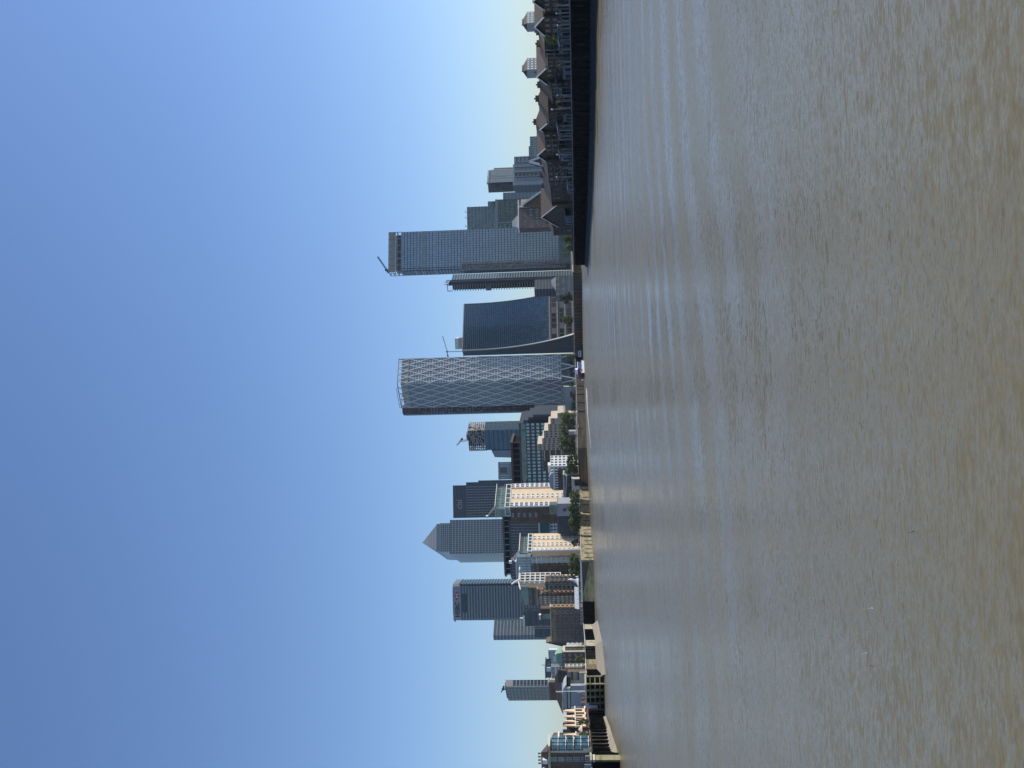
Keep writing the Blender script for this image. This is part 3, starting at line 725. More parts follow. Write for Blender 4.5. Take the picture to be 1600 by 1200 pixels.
# ---------------- mirror glass tower at the right ----------------
b=cbox('skyscraper','tallest mirror glass tower with an open steel crown and a hoist up its left edge','skyscraper',431.5,425,363.5,607,1203,79)
H=b.H; zg=zpx(b,627); 
mb=MB(); mb.box(-b.wL,0,0,b.wR,0,zg); mb.build('glazing','glass_pale',b.root)
mb=MB(); grid(b,mb,'R',17,54,.07,.16,.22,z1=zg); grid(b,mb,'L',4,54,.3,.3,.25,z1=zg); mb.build('cladding','steel_dark',b.root)
mb=MB()
for px in (651,661,664,682): z=zpx(b,px); mb.box(-b.wL-.1,.35,-.35,b.wR+.1,z,z+1.6)
mb.build('plant_floor_bands','steel_grey',b.root)
mb=MB(); mb.box(.1,.5,.2,1.0,0,zg); mb.box(.1,.5,3.2,3.9,0,zg); mb.build('corner_channels','steel_dark',b.root)
mb=MB(); nb=6; rows=3; zz=[zg+(H-zg)*i/rows for i in range(rows+1)]
for i in range(rows+1):
    for (p,q) in (((0,0),(0,b.wR)),((0,0),(-b.wL,0)),((-b.wL,0),(-b.wL,b.wR)),((0,b.wR),(-b.wL,b.wR))): mb.bar((*p,zz[i]),(*q,zz[i]),.7)
for j in range(nb+1):
    y=b.wR*j/nb
    mb.bar((0,y,zg),(0,y,H),.7); mb.bar((-b.wL,y,zg),(-b.wL,y,H),.6)
for j in range(3): mb.bar((-b.wL*j/2,0,zg),(-b.wL*j/2,0,H),.6)
mb.build('open_crown_frame','concrete',b.root)
mb=MB(); 
for j in range(nb): mb.box(-.5,-.2,b.wR*j/nb+.4,b.wR*(j+1)/nb-.4,zz[1]+ (H-zg)*.12,H-.5)
mb.build('crown_panels','concrete',b.root)
mb=MB(); mb.box(-b.wL+2,-3,3,b.wR-3,zg,zz[1]+2); mb.build('plant_room','steel_dark',b.root)
mb=MB(); z0=zpx(b,884); z1=zpx(b,722); lat=[]
for y in (-1.2,2.6,6.6): lattice(mb,(2.5,y,z0),(2.5,y,z1),1.8,42,.35)
mb.box(1.2,3.2,-2.4,8.2,z1,z1+1.4)
mb.build('hoist_masts','concrete',b.root)
mb=MB()
for i in range(60):
    z=z0+(z1-z0)*i/60; y=random.uniform(-2,6); mb.box(1.2,3.0,y,y+random.uniform(1,3),z,z+1.2)
tag(mb.build('hoist_landings','beige',b.root),kind='stuff')
c=b.c; tower_crane('short dark crane leaning out over the mirror glass tower crown',P(612,423.5,1212),P(604.5,422,1212),P(590,401,1212),P(606,425,1212),'steel_dark',.5,2.2)
b=curtain('office_block','low greenish glass annexe at the foot of the mirror glass tower',415,412,368,876,1120,80,'glass_green','steel_dark',(1,5,.1,.2,.2),(14,6,.12,.2,.25),cat='office block',pxm=876)
# slab-floored dark tower at its left
b=cbox('skyscraper','dark tower with projecting balcony floors, just left of the mirror glass tower','skyscraper',453,437.5,(20,0),706,1330,28)
core(b,'glass_dark','glazing'); mb=MB(); n=46
for i in range(n):
    z=i*b.H/n; mb.box(-b.wL-1.6,-b.wL*.45,-1.6,6,z,z+.9)
mb.build('balcony_slabs','steel_grey',b.root)
mb=MB(); grid(b,mb,'R',6,46,.3,.35,.4); mb.box(-b.wL*.42,-b.wL*.05,-1.0,0,0,b.H+3); mb.build('cladding','steel_blue',b.root)
mb=MB(); mb.box(-b.wL*.45,-b.wL*.2,-1.5,-.9,0,b.H+5); mb.bar((-b.wL*.4,-1,b.H),(-b.wL*.4,-1,b.H+11),.6); mb.bar((-b.wL*.15,-1,b.H),(-b.wL*.15,-1,b.H+11),.6); mb.build('service_core','brown_panel',b.root)
mb=MB(); z=zpx(b,763); mb.box(-b.wL-1.9,-b.wL+5,-1.9,6,z-3.5,z+4.5); mb.build('refuge_box','steel_blue',b.root)
mb=MB()
for (p,q) in (((-b.wL-1.2,-1,b.H),(-b.wL-1.2,-1,b.H+7)),((-b.wL-1.2,-1,b.H+7),(0,-1,b.H+7)),((-b.wL*.5,-1,b.H),(-b.wL*.5,-1,b.H+7)),((0,-1,b.H),(0,-1,b.H+7))): mb.bar(p,q,.8)
mb.build('crown_frame','steel_dark',b.root)
b=curtain('apartment_block','grey stepped block with fine window rows at the foot of the dark balcony tower',463.5,452,437,836,1180,40,'steel_grey','steel_dark',(6,12,.45,.4,.3),(8,12,.45,.4,.3),cat='apartment block')
b=punched('office_block','low pale block under trees between the curved tower and the dark balcony tower',470,462,432,869,1100,60,'steel_dark','pane_mid',(3,3,.3,.4,.3),(10,3,.3,.4,.3),cat='office block')
mb=MB(); mb.extr([(.6,b.wR*.35,b.H),(.6,b.wR*.98,b.H),(.6,b.wR*.8,b.H+5.5)],(-6,0,0)); mb.build('roof_canopy','roof_grey',b.root)
# ---------------- right hand cluster ----------------
b=curtain('skyscraper','greenish glass slab with roof masts, immediately right of the mirror glass tower',(30,0),361,323.5,731,1550,84,'glass_green','steel_grey',None,(16,30,.1,.22,.3))
mb=MB()
for s in (.2,.55,.8): mb.bar((-2,b.wR*s,b.H),(-2,b.wR*s,b.H+4),.6); mb.bar((-2,b.wR*s,b.H+4),(-2,b.wR*s+3,b.H+4),.5)
mb.build('roof_masts','steel_dark',b.root)
mb=MB(); mb.box(-28,0,b.wR+.05,b.wR+8,0,zpx(b,763)); mb.build('side_wing','glass_green',b.root)
b=curtain('office_block','glass block with bowed striped front in front of the greenish slab',(30,0),357.5,312,776,1400,82,'glass_green','steel_dark',None,(20,16,.3,.12,.35),cat='office block')
mb=MB(); mb.box(-1,1.2,-1,b.wR,b.H-2,b.H+1.5); mb.box(0,.8,b.wR*.18,b.wR*.22,0,b.H); mb.build('roof_edge','roof_grey',b.root)
mb=MB()
for i in range(16): mb.box(.3,1.4,0,b.wR*.14,i*b.H/16,i*b.H/16+1.4); 
mb.build('balconies','steel_grey',b.root)
b=curtain('office_block','plain grey slab half hidden between the striped glass block and the two tone tower',(25,0),313,301,787,1450,82,'steel_blue','steel_grey',None,(3,18,.1,.3,.2),cat='office block')
b=cbox('skyscraper','two tone tower, pale punched windows on its right and dark glass on its left','skyscraper',301,286,266,763,1500,42)
core(b,'glass_dark','glazing'); mb=MB(); grid(b,mb,'L',4,13,.06,.1,.25); mb.build('dark_cladding','steel_dark',b.root)
mb=MB(); wins=[]; mb.box(.0,.6,0,b.wR,0,b.H-4); zz0=zpx(b,802)
grid(b,mb,'R',6,9,.4,.4,.9,z0=zz0,z1=b.H-6,wins=None); mb.build('pale_cladding','steel_blue',b.root)
mb=MB(); s=b.wR
for i in range(12):
    for j in range(5): z=zz0+(b.H-5-zz0)*i/12+1.0; mb.box(.92,1.0,s*(.06+.185*j),s*(.06+.185*j)+s*.12,z,z+(2.6 if j in (1,2) else 1.6))
mb.build('window','pane_dark',b.root)
mb=MB(); mb.box(-3,.4,s*.02,s*.98,b.H+.1,b.H+2.5); mb.box(-b.wL,-3,0,s,b.H+.1,b.H+1); mb.build('roof_crown','steel_grey',b.root)
mb=MB(); mb.box(-8,.7,s+.02,s+5,zz0-6,b.H-7); mb.build('balcony_stack','brown_panel',b.root)
b=cbox('apartment_block','wide grey tower with vertical balcony strips below and right of the two tone tower','apartment block',301,290,245,804,1150,70)
core(b,'steel_grey','wall'); mb=MB(); grid(b,mb,'R',5,14,.5,.25,.4); grid(b,mb,'L',5,14,.4,.4,.3); mb.build('cladding','steel_blue',b.root)
mb=MB(); s=b.wR
for i in range(14):
    for (u0,u1) in ((.30,.42),): z=i*b.H/14+1; mb.box(.45,.6,s*u0,s*u1,z,z+b.H/14*.72)
mb.build('glazing','glass_dark',b.root)
mb=MB()
for u in (.28,.44,.62,.64,.78): mb.box(.4,1.2,s*u,s*u+.5,0,b.H)
mb.build('fins','steel_grey',b.root)
mb=MB()
for i in range(14):
    for j in range(4):
        z=i*b.H/14+1.1; mb.box(.45,.62,s*(.82+.045*j),s*(.82+.045*j)+s*.022,z,z+1.6)
mb.build('window','pane_dark',b.root)
roofbox(b,-b.wL+1,-1,1,s*.75,2,'steel_grey')
b=punched('apartment_block','lower grey flats at the right end of the tall cluster, above the brown roofs',(20,0),245,213.5,829,1000,80,'steel_grey','pane_mid',None,(9,7,.4,.45,.3),cat='apartment block')
roofbox(b,-18,-1,1,b.wR*.55,1.8,'steel_blue')
b=cbox('apartment_block','brown block with sunlit tan end bay standing behind the gabled houses','apartment block',363.5,357,313,812,560,70)
mb=MB(); mb.box(-b.wL,0,0,b.wR,0,b.H); wins=[]
grid(b,mb,'R',10,8,.5,.45,.25,wins=wins,parapet=2); mb.build('wall','brick_mauve',b.root); windows(b,wins,'pane_mid')
mb=MB(); mb.box(-b.wL-.1,.35,-.2,b.wR+.1,b.H+.3,b.H+1.0); mb.box(.3,1.4,b.wR*.72,b.wR*.76,0,b.H); mb.build('cornice','white_paint',b.root)
mb=MB(); mb.box(-4,1.6,b.wR*.78,b.wR*.98,0,b.H-1); mb.build('end_bay','cream',b.root)
mb=MB()
for i in range(7): mb.box(1.6,1.8,b.wR*.8,b.wR*.95,2+i*(b.H-4)/7,3.3+i*(b.H-4)/7)
mb.build('bay_windows','pane_dark',b.root)
mb=MB(); mb.prism([(-b.wL*.9,b.wR*.05),(-.5,b.wR*.05),(-.5,b.wR*.5),(-b.wL*.9,b.wR*.5)],b.H+1.02,b.H+4.5,top=[(-b.wL*.7,b.wR*.12),(-1,b.wR*.12),(-1,b.wR*.3),(-b.wL*.7,b.wR*.3)]); mb.build('roof_lantern','roof_grey',b.root)
# two small octagon roofed towers over the roofs
proto=None
for i,(pl,pc,pr,lab) in enumerate(((50,36.5,19,'rightmost of two identical small towers with chamfered slate crowns above the roofs'),(122.5,109.5,91.5,'left one of two identical small towers with chamfered slate crowns above the roofs'))):
    b=cbox('apartment_tower',lab,'apartment tower',pl,pc,pr,823.5,620,50,group='pair of small towers with chamfered crowns')
    mb=MB(); mb.box(-b.wL,0,0,b.wR,0,b.H); wins=[]
    grid(b,mb,'R',5,11,.45,.42,.25,wins=wins); mb.build('wall','steel_grey',b.root); windows(b,wins,'white_paint')
    mb=MB(); mb.box(-b.wL-.05,.1,-.15,0,b.H-.6,b.H+.2); mb.box(-b.wL*.45,-b.wL*.40,-.2,0,0,b.H); mb.build('string_course','concrete',b.root)
    c=3.2; W1=b.wL; W2=b.wR; zt=zpx(b,816)
    mb=MB(); mb.prism([(-W1,0),(0,0),(0,W2),(-W1,W2)],b.H+.02,zt,top=[(-W1+c,c),(-c,c),(-c,W2-c),(-W1+c,W2-c)]); mb.build('roof_crown','roof_slate',b.root)
    mb=MB(); mb.box(-W1+c+.4,-c-.4,c+.4,W2-c-.4,zt+.02,zt+.5); mb.build('roof_cap','roof_grey',b.root)
# ================= the waterfront, right to left =================
# ---- sunlit cream towers ----
def cream_tower(label, pyL,pyC,pyR,pxT,D,a, nf, bays):
    b=cbox('apartment_tower',label,'apartment tower',pyL,pyC,pyR,pxT,D,a)
    mb=MB(); wins=[]; W2=b.wR; W1=b.wL
    mb.box(-W1,0,0,W2,0,b.H)
    fh=(b.H)/nf
    for (s0,s1,kind) in bays:
        if kind=='cream': mb.box(0,1.0,W2*s0,W2*s1,0,b.H-.4)
        if kind=='core': mb.box(0,1.2,W2*s0,W2*s1,0,b.H-.6)
    mb.build('wall','cream',b.root)
    mb=MB()
    for (s0,s1,kind) in bays:
        for i in range(nf):
            z=i*fh
            if kind=='bay':
                mb.box(.02,1.3,W2*s0,W2*s1,z-.02,z+fh*.36)
                wins.append((W2*(s0+s1)/2,z+fh*.68,W2*(s1-s0)*.72,fh*.55,.1))
            if kind=='core':
                mb.box(1.22,1.34,W2*s0+.2,W2*s1-.2,z+fh*.25,z+fh*.8)
                for u in (.25,.75): wins.append((W2*(s0+(s1-s0)*u),z+fh*.52,W2*(s1-s0)*.2,fh*.36,1.33))
        if kind=='bay':
            for s in (s0,s1,(s0+s1)/2): mb.box(.02,1.2,W2*s-.2,W2*s+.2,0,b.H-.2)
    mb.build('balconies','white_paint',b.root)
    me={}
    for (s,z,w,h,o) in wins:
        k=(round(w,2),round(h,2))
        if k not in me: q=MB(); q.box(.02,.12,-w/2,w/2,-h/2,h/2); x=q.build('window','pane_mid',b.root); me[k]=x.data
        else: x=bpy.data.objects.new('window',me[k]); COL.objects.link(x); x.parent=b.root
        x.location=(o,s,z)
    return b,fh
# upper (right) cream tower
b,fh=cream_tower('tall cream and white flats with a long brown brick side, right of its twin',817.5,793,758,797,735,30,14,((.0,.17,'bay'),(.17,.33,'cream'),(.33,.55,'core'),(.55,.76,'cream'),(.84,1.0,'bay')))
mb=MB(); mb.box(-b.wL,-.02,-.25,-.02,0,b.H); mb.build('brick_side','brick_brown',b.root)
mb=MB(); z0=zpx(b,842)
for i in range(5):
    z=z0+1+(b.H-z0)*i/5
    for u in (.44,.52,.60):
        mb.box(-b.wL*u,-b.wL*u+1.6,-.36,-.26,z+.6,z+2.4)
mb.build('side_windows','pane_mid',b.root)
def crown(b, name_glass='glass_pale', dx=0, wing=True, h1=4.2, h2=7.5):
    mb=MB(); mb.box(-b.wL*.5,.9,-.5,b.wR+.3,b.H+.02,b.H+.5); mb.box(-b.wL*.5,.9,-.5,b.wR+.3,b.H+h1-.6,b.H+h1)
    for j in range(6): s=b.wR*j/5; mb.box(.3,.8,s-.25,s+.25,b.H+.5,b.H+h1-.6)
    mb.box(-b.wL*.5,-b.wL*.5+.5,-.4,0,b.H+.5,b.H+h1-.6); mb.build('terrace_frame','white_paint',b.root)
    mb=MB(); mb.box(-b.wL*.62,-1.2,.5,b.wR-1,b.H+.02,b.H+h1+h2-.5); mb.build('penthouse','glass_green',b.root)
    mb=MB()
    for j in range(9): s=.5+(b.wR-1.5)*j/8; mb.box(-1.25,-1.0,s-.12,s+.12,b.H+h1,b.H+h1+h2-.5)
    for j in range(5): x=-b.wL*.62+(b.wL*.62-1.2)*j/4; mb.box(x-.12,x+.12,.3,.5,b.H+h1,b.H+h1+h2-.5)
    mb.box(-b.wL*.62,-1.0,.2,b.wR-1,b.H+h1+h2*.45,b.H+h1+h2*.45+.3); mb.build('penthouse_frame','steel_grey',b.root)
    mb=MB(); z=b.H+h1+h2-.48
    mb.extr([(-b.wL*.66,-.6,z),(1.2,-.6,z+.3),(1.2,-.6,z+.7),(-b.wL*.66,-.6,z+.4)],(0,b.wR+1.2,0))
    mb.extr([(.2,-.6,z+.1),(.6,-.6,z+.9),(-2.4,-7.5,z+6.0),(-2.8,-7.3,z+5.6)],(1.2,0,0)); mb.box(-3.2,-1.2,-8.4,-7.2,z+5.2,z+7.0)
    mb.build('wing_roof','white_paint',b.root)
crown(b)
b,fh=cream_tower('shorter cream and white flats with glazed penthouse, left of its taller twin',869,862,835.5,831.5,640,28,11,((.0,.10,'bay'),(.10,.22,'cream'),(.22,.45,'core'),(.45,.62,'cream'),(.62,.85,'core'),(.85,1.0,'cream')))
mb=MB(); z0=0
mb.build('x','white_paint',b.root) if False else None
crown(b,h1=3.2,h2=5.5)
# glass and brick continuation of this block in shade
b=cbox('apartment_block','shaded brick flats with blue glass corner bays behind the promenade trees','apartment block',904,868.5,(8,0),829.5,648,14)
mb=MB(); mb.box(-b.wL,0,0,b.wR,0,b.H); wins=[]
grid(b,mb,'L',9,10,.5,.42,.25,s0=0,s1=b.wL*.72,wins=wins); mb.build('wall','brick_brown',b.root); windows(b,wins,'pane_mid')
mb=MB(); mb.box(-b.wL*.26,0.1,-2.2,-.01,0,b.H-1); mb.build('corner_glazing','glass_pale',b.root)
mb=MB(); 
for i in range(11): mb.box(-b.wL*.27,.4,-2.9,-2.2,i*(b.H-1)/10,i*(b.H-1)/10+.6)
mb.build('balcony_slabs','white_paint',b.root)
mb=MB(); mb.box(-b.wL*.98,-1,1,7,b.H+.02,b.H+9.5); mb.build('penthouse','glass_pale',b.root)
mb=MB(); mb.box(-b.wL*.99,-.8,.6,7.5,b.H+3,b.H+3.5); mb.box(-b.wL*.99,-.8,.6,7.5,b.H+9.5,b.H+10)
for i in range(9): x=-b.wL*.97+(b.wL*.95)*i/8; mb.box(x-.15,x+.15,.75,.95,b.H+.1,b.H+9.4)
mb.build('penthouse_frame','steel_grey',b.root)
mb=MB(); z=b.H+10.05; mb.box(-b.wL,-b.wL*.25,.2,8,z,z+.5)
mb.extr([(-b.wL*.30,1,z+.5),(-b.wL*.27,1,z+.5),(-b.wL*.13,1,z+3.0),(-b.wL*.16,1,z+3.3)],(0,1.4,0))
mb.build('wing_roof','white_paint',b.root)
# sunlit narrow white bay and brick flats at the left of it
b=cbox('apartment_tower','narrow cream tower top with open white loggias and crossed white roof wings','apartment tower',914.5,911,898.5,812,626,30)
mb=MB(); mb.box(-b.wL,0,0,b.wR,0,b.H); mb.build('wall','cream',b.root)
mb=MB(); n=8
for i in range(n+1):
    z=b.H-i*3.3; mb.box(-.5,1.8,-.3,b.wR+.3,z-.5,z)
for s in (0,.35,.68,1): mb.box(1.3,1.75,b.wR*s-.25,b.wR*s+.25,b.H-n*3.3,b.H)
mb.build('loggias','white_paint',b.root)
mb=MB()
for i in range(n): z=b.H-i*3.3-2.9; mb.box(.02,.2,.6,b.wR-.6,z,z+2.2)
mb.build('glazing','glass_dark',b.root)
mb=MB(); z=b.H+.02; mb.box(-3,2,-.6,b.wR+6,z,z+.7); mb.extr([(2,0,z+.7),(2,1.2,z+.7),(2,-3.4,z+5.2),(2,-4.0,z+4.8)],(.8,0,0)); mb.extr([(2,-1,z+.3),(2,-1,z+1),(2,-9,z-.6),(2,-9,z-1.2)],(.8,0,0)); mb.build('roof_wings','white_paint',b.root)
b=cbox('apartment_block','dark brick flats with a green glazed penthouse beside the narrow loggia tower','apartment block',946,918,914,826,668,16)
mb=MB(); mb.box(-b.wL,0,0,b.wR,0,b.H); wins=[]; grid(b,mb,'L',9,5,.5,.45,.25,z0=b.H-18,wins=wins); mb.build('wall','brick_brown',b.root); windows(b,wins,'pane_mid')
mb=MB(); z=b.H+.02; mb.extr([(-b.wL,1,z),(0,1,z),(0,1,z+6.6),(-b.wL,1,z+4.4)],(0,8,0)); mb.build('penthouse','glass_green',b.root)
mb=MB(); mb.extr([(-b.wL-1,.4,z+4.5),(.5,.4,z+6.7),(.5,.4,z+7.2),(-b.wL-1,.4,z+5.0)],(0,9,0)); mb.build('sloping_roof','steel_grey',b.root)
def brick_flats(label,pyL,pyC,pyR,pxT,D,a,nL,nR,nf,wall,pane,bal='R',frame=None,cap='stone_pale',group=None):
    b=cbox('apartment_block',label,'apartment block',pyL,pyC,pyR,pxT,D,a,group=group)
    mb=MB(); mb.box(-b.wL,0,0,b.wR,0,b.H); wins=[]
    if nL: grid(b,mb,'L',nL,nf,.5,.42,.25,wins=wins,parapet=1)
    if nR: grid(b,mb,'R',nR,nf,.5,.42,.25,wins=wins,parapet=1)
    mb.build('wall',wall,b.root); windows(b,wins,pane,frame)
    mb=MB(); mb.box(-b.wL-.3,.4,-.4,b.wR+.3,b.H+.35,b.H+.9); mb.build('coping',cap,b.root)
    if bal:
        mb=MB(); fh=(b.H-1)/nf
        for i in range(1,nf):
            z=i*fh
            for f_,W_,nn in (('L',b.wL,nL),('R',b.wR,nR)):
                if f_ in bal and nn:
                    for j in range(0,nn,2):
                        s=W_*(j+.5)/nn; w=W_/nn*.45
                        fbox(b,mb,f_,s-w,s+w,.3,1.5,z,z+.25); fbox(b,mb,f_,s-w,s+w,1.42,1.5,z+.25,z+1.2)
        tag(mb.build('balcony','concrete_dark',b.root),kind='stuff')
    return b
b=brick_flats('ochre brick flats with small balconies, left of the dark flats and above the white awnings',945,931,918,840.5,630,32,5,5,10,'brick_ochre','pane_pale','R')
b=brick_flats('dark slate blue flats above the pointed white tent on the promenade',920,909.5,900,853,616,40,3,3,8,'brick_dark','pane_mid','LR')
b=brick_flats('wide brown brick flats covered in steel balconies next to the dock entrance',1004,949,945,861.5,560,8,11,1,7,'brick_ochre','pane_dark','L')
mb=MB(); mb.extr([(-b.wL-4,2,b.H-8),(-b.wL-.05,2,b.H-8),(-b.wL-.05,2,b.H+1),(-b.wL-1,2,b.H+4)],(0,8,0)); mb.build('end_bay','brick_brown',b.root)
mb=MB(); fh=(b.H-1)/7
for i in range(7):
    for j in range(22):
        x=-b.wL*.95+b.wL*.9*j/22; z=i*fh
        mb.bar((x,-1.6,z),(x+b.wL*.9/22,-1.6,z+fh*.9),.16)
tag(mb.build('balcony_ties','concrete',b.root),kind='stuff')
b=cbox('office_block','blue glass block with white rooftop frame, between the brick flats and the banded towers','office block',978,955,950,818,980,8)
core(b,'glass_blue','glazing'); mb=MB(); grid(b,mb,'L',8,9,.15,.2,.3); mb.build('cladding','steel_dark',b.root)
mb=MB(); mb.box(-b.wL,-b.wL*.3,-.5,0,b.H-1,b.H+1); mb.box(-b.wL*.5,-b.wL*.45,-1,1,b.H,b.H+4); mb.build('roof_frame','white_paint',b.root)
b=cbox('office_block','low brown and glass block with a small white roof kiosk behind the balcony flats','office block',968,951,946,845,700,10)
core(b,'brick_dark','wall'); mb=MB(); mb.box(-b.wL*.95,-b.wL*.45,-.4,-.02,2,b.H-.8); mb.build('glazing','glass_green',b.root)
mb=MB(); mb.box(-b.wL*.98,-b.wL*.55,-.8,2,b.H+.02,b.H+1.6); mb.build('roof_kiosk','white_paint',b.root)
b=curtain('office_block','dark glass block with two pale vertical strips below the lower ribbed tower',996,977,972,836,1100,8,'glass_blue','steel_dark',(8,8,.1,.2,.3),None,cat='office block')
mb=MB(); mb.box(-b.wL*.26,-b.wL*.18,-.9,-.3,0,b.H); mb.box(-b.wL*.1,-b.wL*.03,-.9,-.3,0,b.H+3); mb.build('light_strips','steel_grey',b.root)
# white block with a deep green band
b=cbox('office_block','white window-gridded block under a deep green glazed storey, between the cream towers','office block',836,799,796,843,760,6)
core(b,'white_paint','wall',z1=zpx(b,860)); mb=MB(); wins=[]; zt=zpx(b,860); grid(b,mb,'L',7,5,.5,.35,.3,z0=zpx(b,882),z1=zt,wins=wins); mb.build('facade_grid','white_paint',b.root); windows(b,wins,'pane_dark')
mb=MB(); mb.box(-b.wL,-.5,.5,18,zt+1.2,b.H); mb.build('green_storey','green_panel',b.root)
mb=MB(); mb.box(-b.wL,0,-.4,20,zt+.02,zt+1.2); mb.build('ledge','roof_grey',b.root)
mb=MB(); mb.box(-b.wL,1,-.6,20,b.H+.02,b.H+1.3); mb.build('roof_edge','white_paint',b.root)
# lower terrace of the tall cream tower
b=cbox('building','grey rendered block with one square window, in front of the tall cream tower','building',806.5,787,784,871,640,10)
mb=MB(); mb.extr([(-b.wL,0,0),(0,0,0),(0,0,b.H+.0),(-b.wL,0,b.H-.2)],(0,14,0)); mb.build('wall','roof_grey',b.root)
mb=MB(); mb.box(-b.wL*.62,-b.wL*.38,-.12,-.01,b.H-6,b.H-3.4); mb.build('window','pane_dark',b.root)
mb=MB(); mb.box(-b.wL-.2,.3,-.3,14,b.H+.02,b.H+.5); mb.build('coping','concrete',b.root)
mb=MB(); mb.box(-b.wL*.9,-1,1,8,b.H+.5,b.H+5.5); mb.build('glazed_stair','glass_green',b.root)
b=cbox('building','plain dark blank-walled shed left of the grey rendered block','building',834,806.5,(14,0),872.5,648,6)
core(b,'steel_dark','wall'); roofbox(b,-b.wL,0,.5,13,.8,'concrete_dark','parapet')
mb=MB(); [mb.box(-b.wL*(.1+.15*i),-b.wL*(.1+.15*i)+1.6,-.1,-.01,2,5) for i in range(6)]; mb.build('doors','timber_black',b.root)
b=cbox('building','long low dark glass hall with a pale metal roof edge, beneath the arched terrace','building',786,743,740,882.5,660,5)
core(b,'glass_dark','glazing'); mb=MB(); grid(b,mb,'L',10,2,.12,.12,.3); mb.build('frame','steel_dark',b.root)
mb=MB(); mb.extr([(-b.wL-1,-1.5,b.H),(1,-1.5,b.H-1.8),(1,3,b.H+.2),(-b.wL-1,3,b.H+1.8)],(0,.01,.5)); mb.box(-b.wL-1,.8,-1.0,16,b.H+.3,b.H+1.4); mb.build('roof','roof_grey',b.root)
b=cbox('building','dark brown block with ranked windows behind the low glass hall','building',766,734,731,866.5,700,8)
mb=MB(); mb.box(-b.wL,0,0,b.wR,0,b.H); wins=[]; grid(b,mb,'L',8,4,.4,.45,.25,s0=0,s1=b.wL*.55,wins=wins); mb.build('wall','brick_brown',b.root); windows(b,wins,'pane_mid')
mb=MB(); 
pts=[]
for i in range(13):
    t=math.pi*i/12; pts.append((-b.wL*.55-b.wL*.42*math.cos(t),-.6,b.H+1.1+3.2*math.sin(t)))
mb.extr(pts,(0,14,0)); mb.build('arched_roof','roof_grey',b.root)
mb=MB(); mb.box(-b.wL,0,-1,.0,b.H+.02,b.H+1.1)
for i in range(9): mb.box(-b.wL+i*b.wL/8.2,-b.wL+i*b.wL/8.2+.8,-1.2,-.9,b.H-2.5,b.H)
mb.build('white_bays','white_paint',b.root)
b=punched('apartment_block','small bright white block of flats, left of the beige terraces, half behind trees',733,729.5,713,860.5,700,28,'white_paint','pane_mid',(2,7,.4,.35,.3),(4,7,.35,.3,.6),cat='apartment block')
roofbox(b,-6,-.5,3,7,2.2,'white_paint')
# beige ziggurat
zg_=cbox('apartment_block','beige stepped terraces with square windows behind the row of plane trees','apartment block',735,703,(30,0),846,850,14)
b=zg_; steps=[(703,693,840),(693,684,848),(684,672,851),(672,662,858),(662,653,862),(653,645,873)]
mb=MB(); wins=[]; X=lambda py: (P(870,py,850).x-b.c.x)/math.cos(b.a)
me={}
for (p1,p2,px) in steps:
    x0,x1=X(p1),X(p2); z=zpx(b,px); mb.box(x0,x1+.0,0+.3,24,0,z)
    nf=max(2,int(z/3.9)); nb=3
    for i in range(nf):
        for j in range(nb):
            s=x0+(x1-x0)*(j+.5)/nb; wins.append((s,z-2.4-i*3.9,(x1-x0)/nb*.5,1.9))
for (p1,p2,px) in steps:
    x0,x1=X(p1),X(p2); z=zpx(b,px); nf=max(2,int(z/3.9))
    for i in range(nf): mb.box(x0,x1,0,.29,z-.9-i*3.9,z-i*3.9+.25)
mb.build('wall','beige',b.root)
for (s,z,w,h) in wins[:90]:
    k=round(w,2)
    if k not in me: q=MB(); q.box(-w/2,w/2,.14,.28,-h/2,h/2); o=q.build('window','pane_dark',b.root); me[k]=o.data
    else: o=bpy.data.objects.new('window',me[k]); COL.objects.link(o); o.parent=b.root
    o.location=(s,0,z)
mb=MB(); mb.box(-b.wL,-.2,.4,30,0,b.H-1); mb.build('shaded_wing','brick_dark',b.root)  # side of the beige terraces, its shade put into the dark colour
mb=MB()
for i in range(5):
    z=b.H-3-i*5; mb.extr([(-b.wL*(.55+.09*i),-.1,z),(-.2,-.1,z),(-.2,-.1,z+1),(-b.wL*(.5+.09*i),-.1,z+1)],(0,.5,0))
mb.build('terrace_edges','beige',b.root)
# grey pavilion, ramp and hut on the quay
b=cbox('building','low blue grey pavilion with a dark door beside the lattice tower','building',627,604.5,(9,0),880.8,800,6)
core(b,'roof_grey','wall'); mb=MB(); mb.box(-b.wL*.7,-b.wL*.35,-.2,-.01,0,b.H*.5); mb.build('door','pane_dark',b.root)
mb=MB(); mb.box(-b.wL-8,-b.wL-.02,0,8,0,b.H-.6); mb.build('side_wing','steel_grey',b.root); mb=MB(); mb.box(-b.wL-9,.5,-.8,9,b.H+.02,b.H+.5); mb.build('roof','roof_grey',b.root)
b=cbox('building','white box pavilion with a pinkish garden wall in front of the plane trees','building',680,674,(6,0),888.5,720,8)
core(b,'roof_grey','wall'); mb=MB(); mb.box(-b.wL-16,-b.wL-.02,-1,-.3,-1.5,1.8); mb.extr([(-b.wL+.5,-1,-1),(5,-1,-1),(-b.wL+.5,-1,3)],(0,.7,0)); mb.build('garden_wall','stone_pale',b.root)
mb=MB(); mb.box(-b.wL-1.5,-b.wL+.3,-1.1,-.02,-1,b.H); mb.build('red_side','brick_red',b.root)
b=cbox('building','low cream restaurant front with a long white wall by the yellowish river wall','building',784,748,(5,0),894.2,622,6,z0=GZ)
core(b,'stone_pale','wall'); mb=MB(); mb.box(-b.wL*.3,-b.wL*.05,-.3,-.01,0,b.H*.7); mb.box(-b.wL*.55,-b.wL*.5,-.2,-.01,.5,b.H*.5); mb.build('openings','pane_dark',b.root)
mb=MB(); mb.box(-b.wL-.3,.3,-.5,5.2,b.H+.02,b.H+.4); mb.build('coping','white_paint',b.root)
